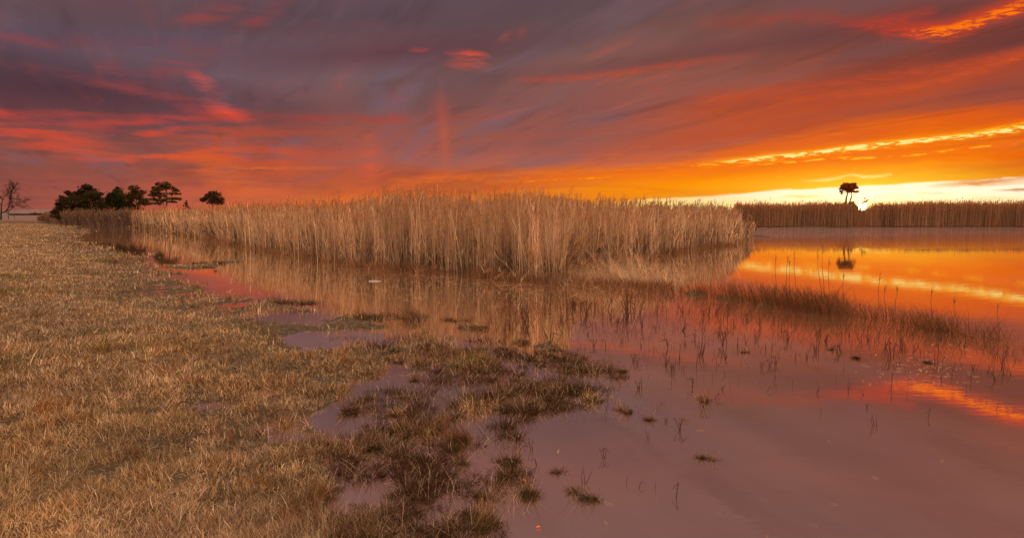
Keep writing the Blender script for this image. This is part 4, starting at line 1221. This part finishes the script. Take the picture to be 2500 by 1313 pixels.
protos = []
for k_ in range(12):
    g = stalk_mesh(k_)
    protos.append(g)
pos = [(1893, 925), (1873, 955), (1935, 942), (2072, 960), (2108, 965), (2140, 1040), (2265, 1020), (1970, 875), (1640, 930), (1625, 1030), (1585, 1070), (1660, 1050), (1755, 975), (1745, 975), (1700, 898),
       (1660, 880), (1630, 850), (1715, 865), (1790, 800), (1845, 830), (1750, 895), (1990, 860), (2100, 870), (2175, 870), (2190, 830), (2300, 885), (2330, 900), (2325, 920), (2430, 930), (2435, 875), (2450, 880),
       (2375, 905), (2360, 955), (1640, 905), (1300, 1100), (1475, 1118), (1530, 1180), (1560, 1190), (1600, 1190), (1270, 1110), (1310, 1135), (1430, 1180), (1650, 1215), (1480, 1000), (1500, 960), (1560, 950), (1610, 800)]
while len(pos) < 230:
    a = rng.uniform(1220, 2480); lo_ = np.interp(a, [1220, 1700, 2480], [740, 760, 850]); b = lo_ + rng.exponential(55)
    dn = np.interp(a, [1220, 1500, 1900, 2480], [1.0, .8, .45, .3])
    if b < 1010 and rng.uniform() < dn: pos.append((a, b))
made = [None] * 12
for i, (a, b) in enumerate(pos):
    k_ = i % 12
    if made[k_] is None:
        o_ = protos[k_].build('reed_stalk', M_STALK); made[k_] = o_
    else:
        o_ = made[k_].copy(); C.objects.link(o_)
    shp = ['single short unbroken', 'single snapped over', 'single short unbroken', 'close pair of', 'broken pair of', 'thin sheaf of', 'single snapped over', 'thin sheaf of', 'single snapped over', 'thick sheaf of', 'close pair of', 'broken sheaf of'][k_]
    zone = ('in near open water right of the mossy tussock' if b > 1010 else 'between the muddy islet and the stalk strip' if a < 1640 else 'in the bright water below the stalk strip' if a < 2050 else 'in the right water near the ripple glints')
    noun = 'brown stalk ' if shp.startswith('single') else 'brown stalks '
    tag(o_, shp + ' ' + noun + zone, 'reed stalk', 'lone reed stalks in the open water')
    gx, gy = gnd(a, b)
    o_.location = (float(gx), float(gy), 0)
    s_ = rng.uniform(.42, 1.05) * float(np.clip(gy / 11, .55, 1.25)); wsc = max(1.0, float(gy) / 7)
    o_.scale = (s_ * 1.1, s_ * 1.1, s_ * 1.15)
    o_.rotation_euler = (0, 0, rng.uniform(0, 6.28) if i >= 47 else rng.uniform(-.5, .5))

# tall plumed stalks rising from the strip
TALL = [(1895, 742, 622, -.03), (1918, 742, 628, .0), (1925, 748, 638, .01), (1945, 750, 616, -.08), (2008, 755, 612, -.12), (2013, 755, 595, -.06), (2024, 760, 632, -.02), (2142, 785, 668, -.01),
        (2162, 785, 700, -.14), (2180, 790, 702, .14), (2340, 815, 730, -.18), (2275, 800, 705, -.10), (2060, 765, 668, -.1), (2440, 826, 745, -.06)]
order = sorted(range(len(TALL)), key=lambda j: TALL[j][0])
ORD = ['leftmost', 'second from left', 'third from left', 'fourth from left', 'fifth from left', 'sixth from left', 'seventh from left', 'eighth from left', 'seventh from right', 'sixth from right', 'fifth from right', 'fourth from right', 'third from right', 'second from right', 'rightmost']
ORD = ORD[:7] + ORD[8:15]
TL = {}
for k_, j in enumerate(order):
    TL[j] = 'tall plumed reed over the stalk strip, ' + ORD[k_] + ' of the tall ones' + (', leaning left' if TALL[j][3] < -.07 else ', leaning right' if TALL[j][3] > .07 else ', nearly upright')
for i, (a, b, tpy, tl) in enumerate(TALL):
    gx, gy = gnd(a, b); gx = float(gx); gy = float(gy)
    Hh = (b - tpy) * gy / F
    g = Geo()
    top = Vector((math.tan(tl) * Hh, rng.normal() * .05, Hh))
    pts = [Vector((0, 0, -.05)), top * .35 + Vector((.01, 0, 0)), top * .68 - Vector((.012, 0, 0)), top * .85, top]
    root = empty('plumed_reed', (gx, gy, 0))
    tag(root, TL[i], 'reed', 'tall single reeds over the stalk strip')
    g.tube(pts, [.005, .005, .0045, .0035, .002], (.20, .10, .05), 5)
    g.build('stem', M_STALK, root)
    g = Geo()
    n = 12
    f = rng.uniform(0, 1, n)
    bs = np.array(pts[3]) * (1 - f[:, None]) + np.array(pts[4]) * f[:, None]
    az = 1.6 * (1 if tl <= 0 else -1) + rng.normal(0, .6, n)
    g.ribbons(bs, rng.uniform(.05, .13, n), unit(az, rng.uniform(.0, .4, n)), unit(az, rng.uniform(.5, 1.6, n)), .006, np.array([.22, .10, .05]) * rng.uniform(.6, 1.3, n)[:, None], seg=3, tip=.3)
    g.build('plume', M_STALK, root)

# floating stick and leaves
gx, gy = (float(k_) for k_ in gnd(915, 686.5))
g = Geo(); g.tube([(-.17, .02, .004), (-.06, 0, .012), (.07, .0, .010), (.17, -.01, .004)], [.008, .011, .010, .006], (.62, .50, .40), 6)
M_PALE = blade_mat('pale_dry_stem', 0.0)
o_ = g.build('floating_stick', M_PALE); o_.location = (gx, gy, .004)
tag(o_, 'pale stick floating flat on the dark water before the reed bed', 'stick')
for a, b, rot, L, lab in [(1309, 1289, .4, .030, 'curled orange leaf floating at the bottom of the photo'), (1284, 1178, 1.9, .055, 'narrow orange leaf floating beside the moss mound')]:
    gx, gy = (float(k_) for k_ in gnd(a, b))
    g = Geo()
    V_ = []; F_ = []
    for i in range(7):
        t_ = i / 6; w_ = math.sin(math.pi * min(1, t_ * .93 + .04)) * L * (.34 if L < .04 else .14)
        V_ += [(t_ * L, -w_, .006 + .4 * w_), (t_ * L, 0, .004 + .12 * L * t_ * t_), (t_ * L, w_, .006 + .4 * w_)]
    for i in range(6):
        for j in range(2): F_.append((i * 3 + j, i * 3 + j + 1, i * 3 + 4 + j, i * 3 + 3 + j))
    g.add(V_, F_, [(.75, .20, .06)] * len(V_))
    o_ = g.build('floating_leaf', M_STALK); o_.location = (gx, gy, 0); o_.rotation_euler = (0, 0, rot)
    tag(o_, lab, 'leaf')
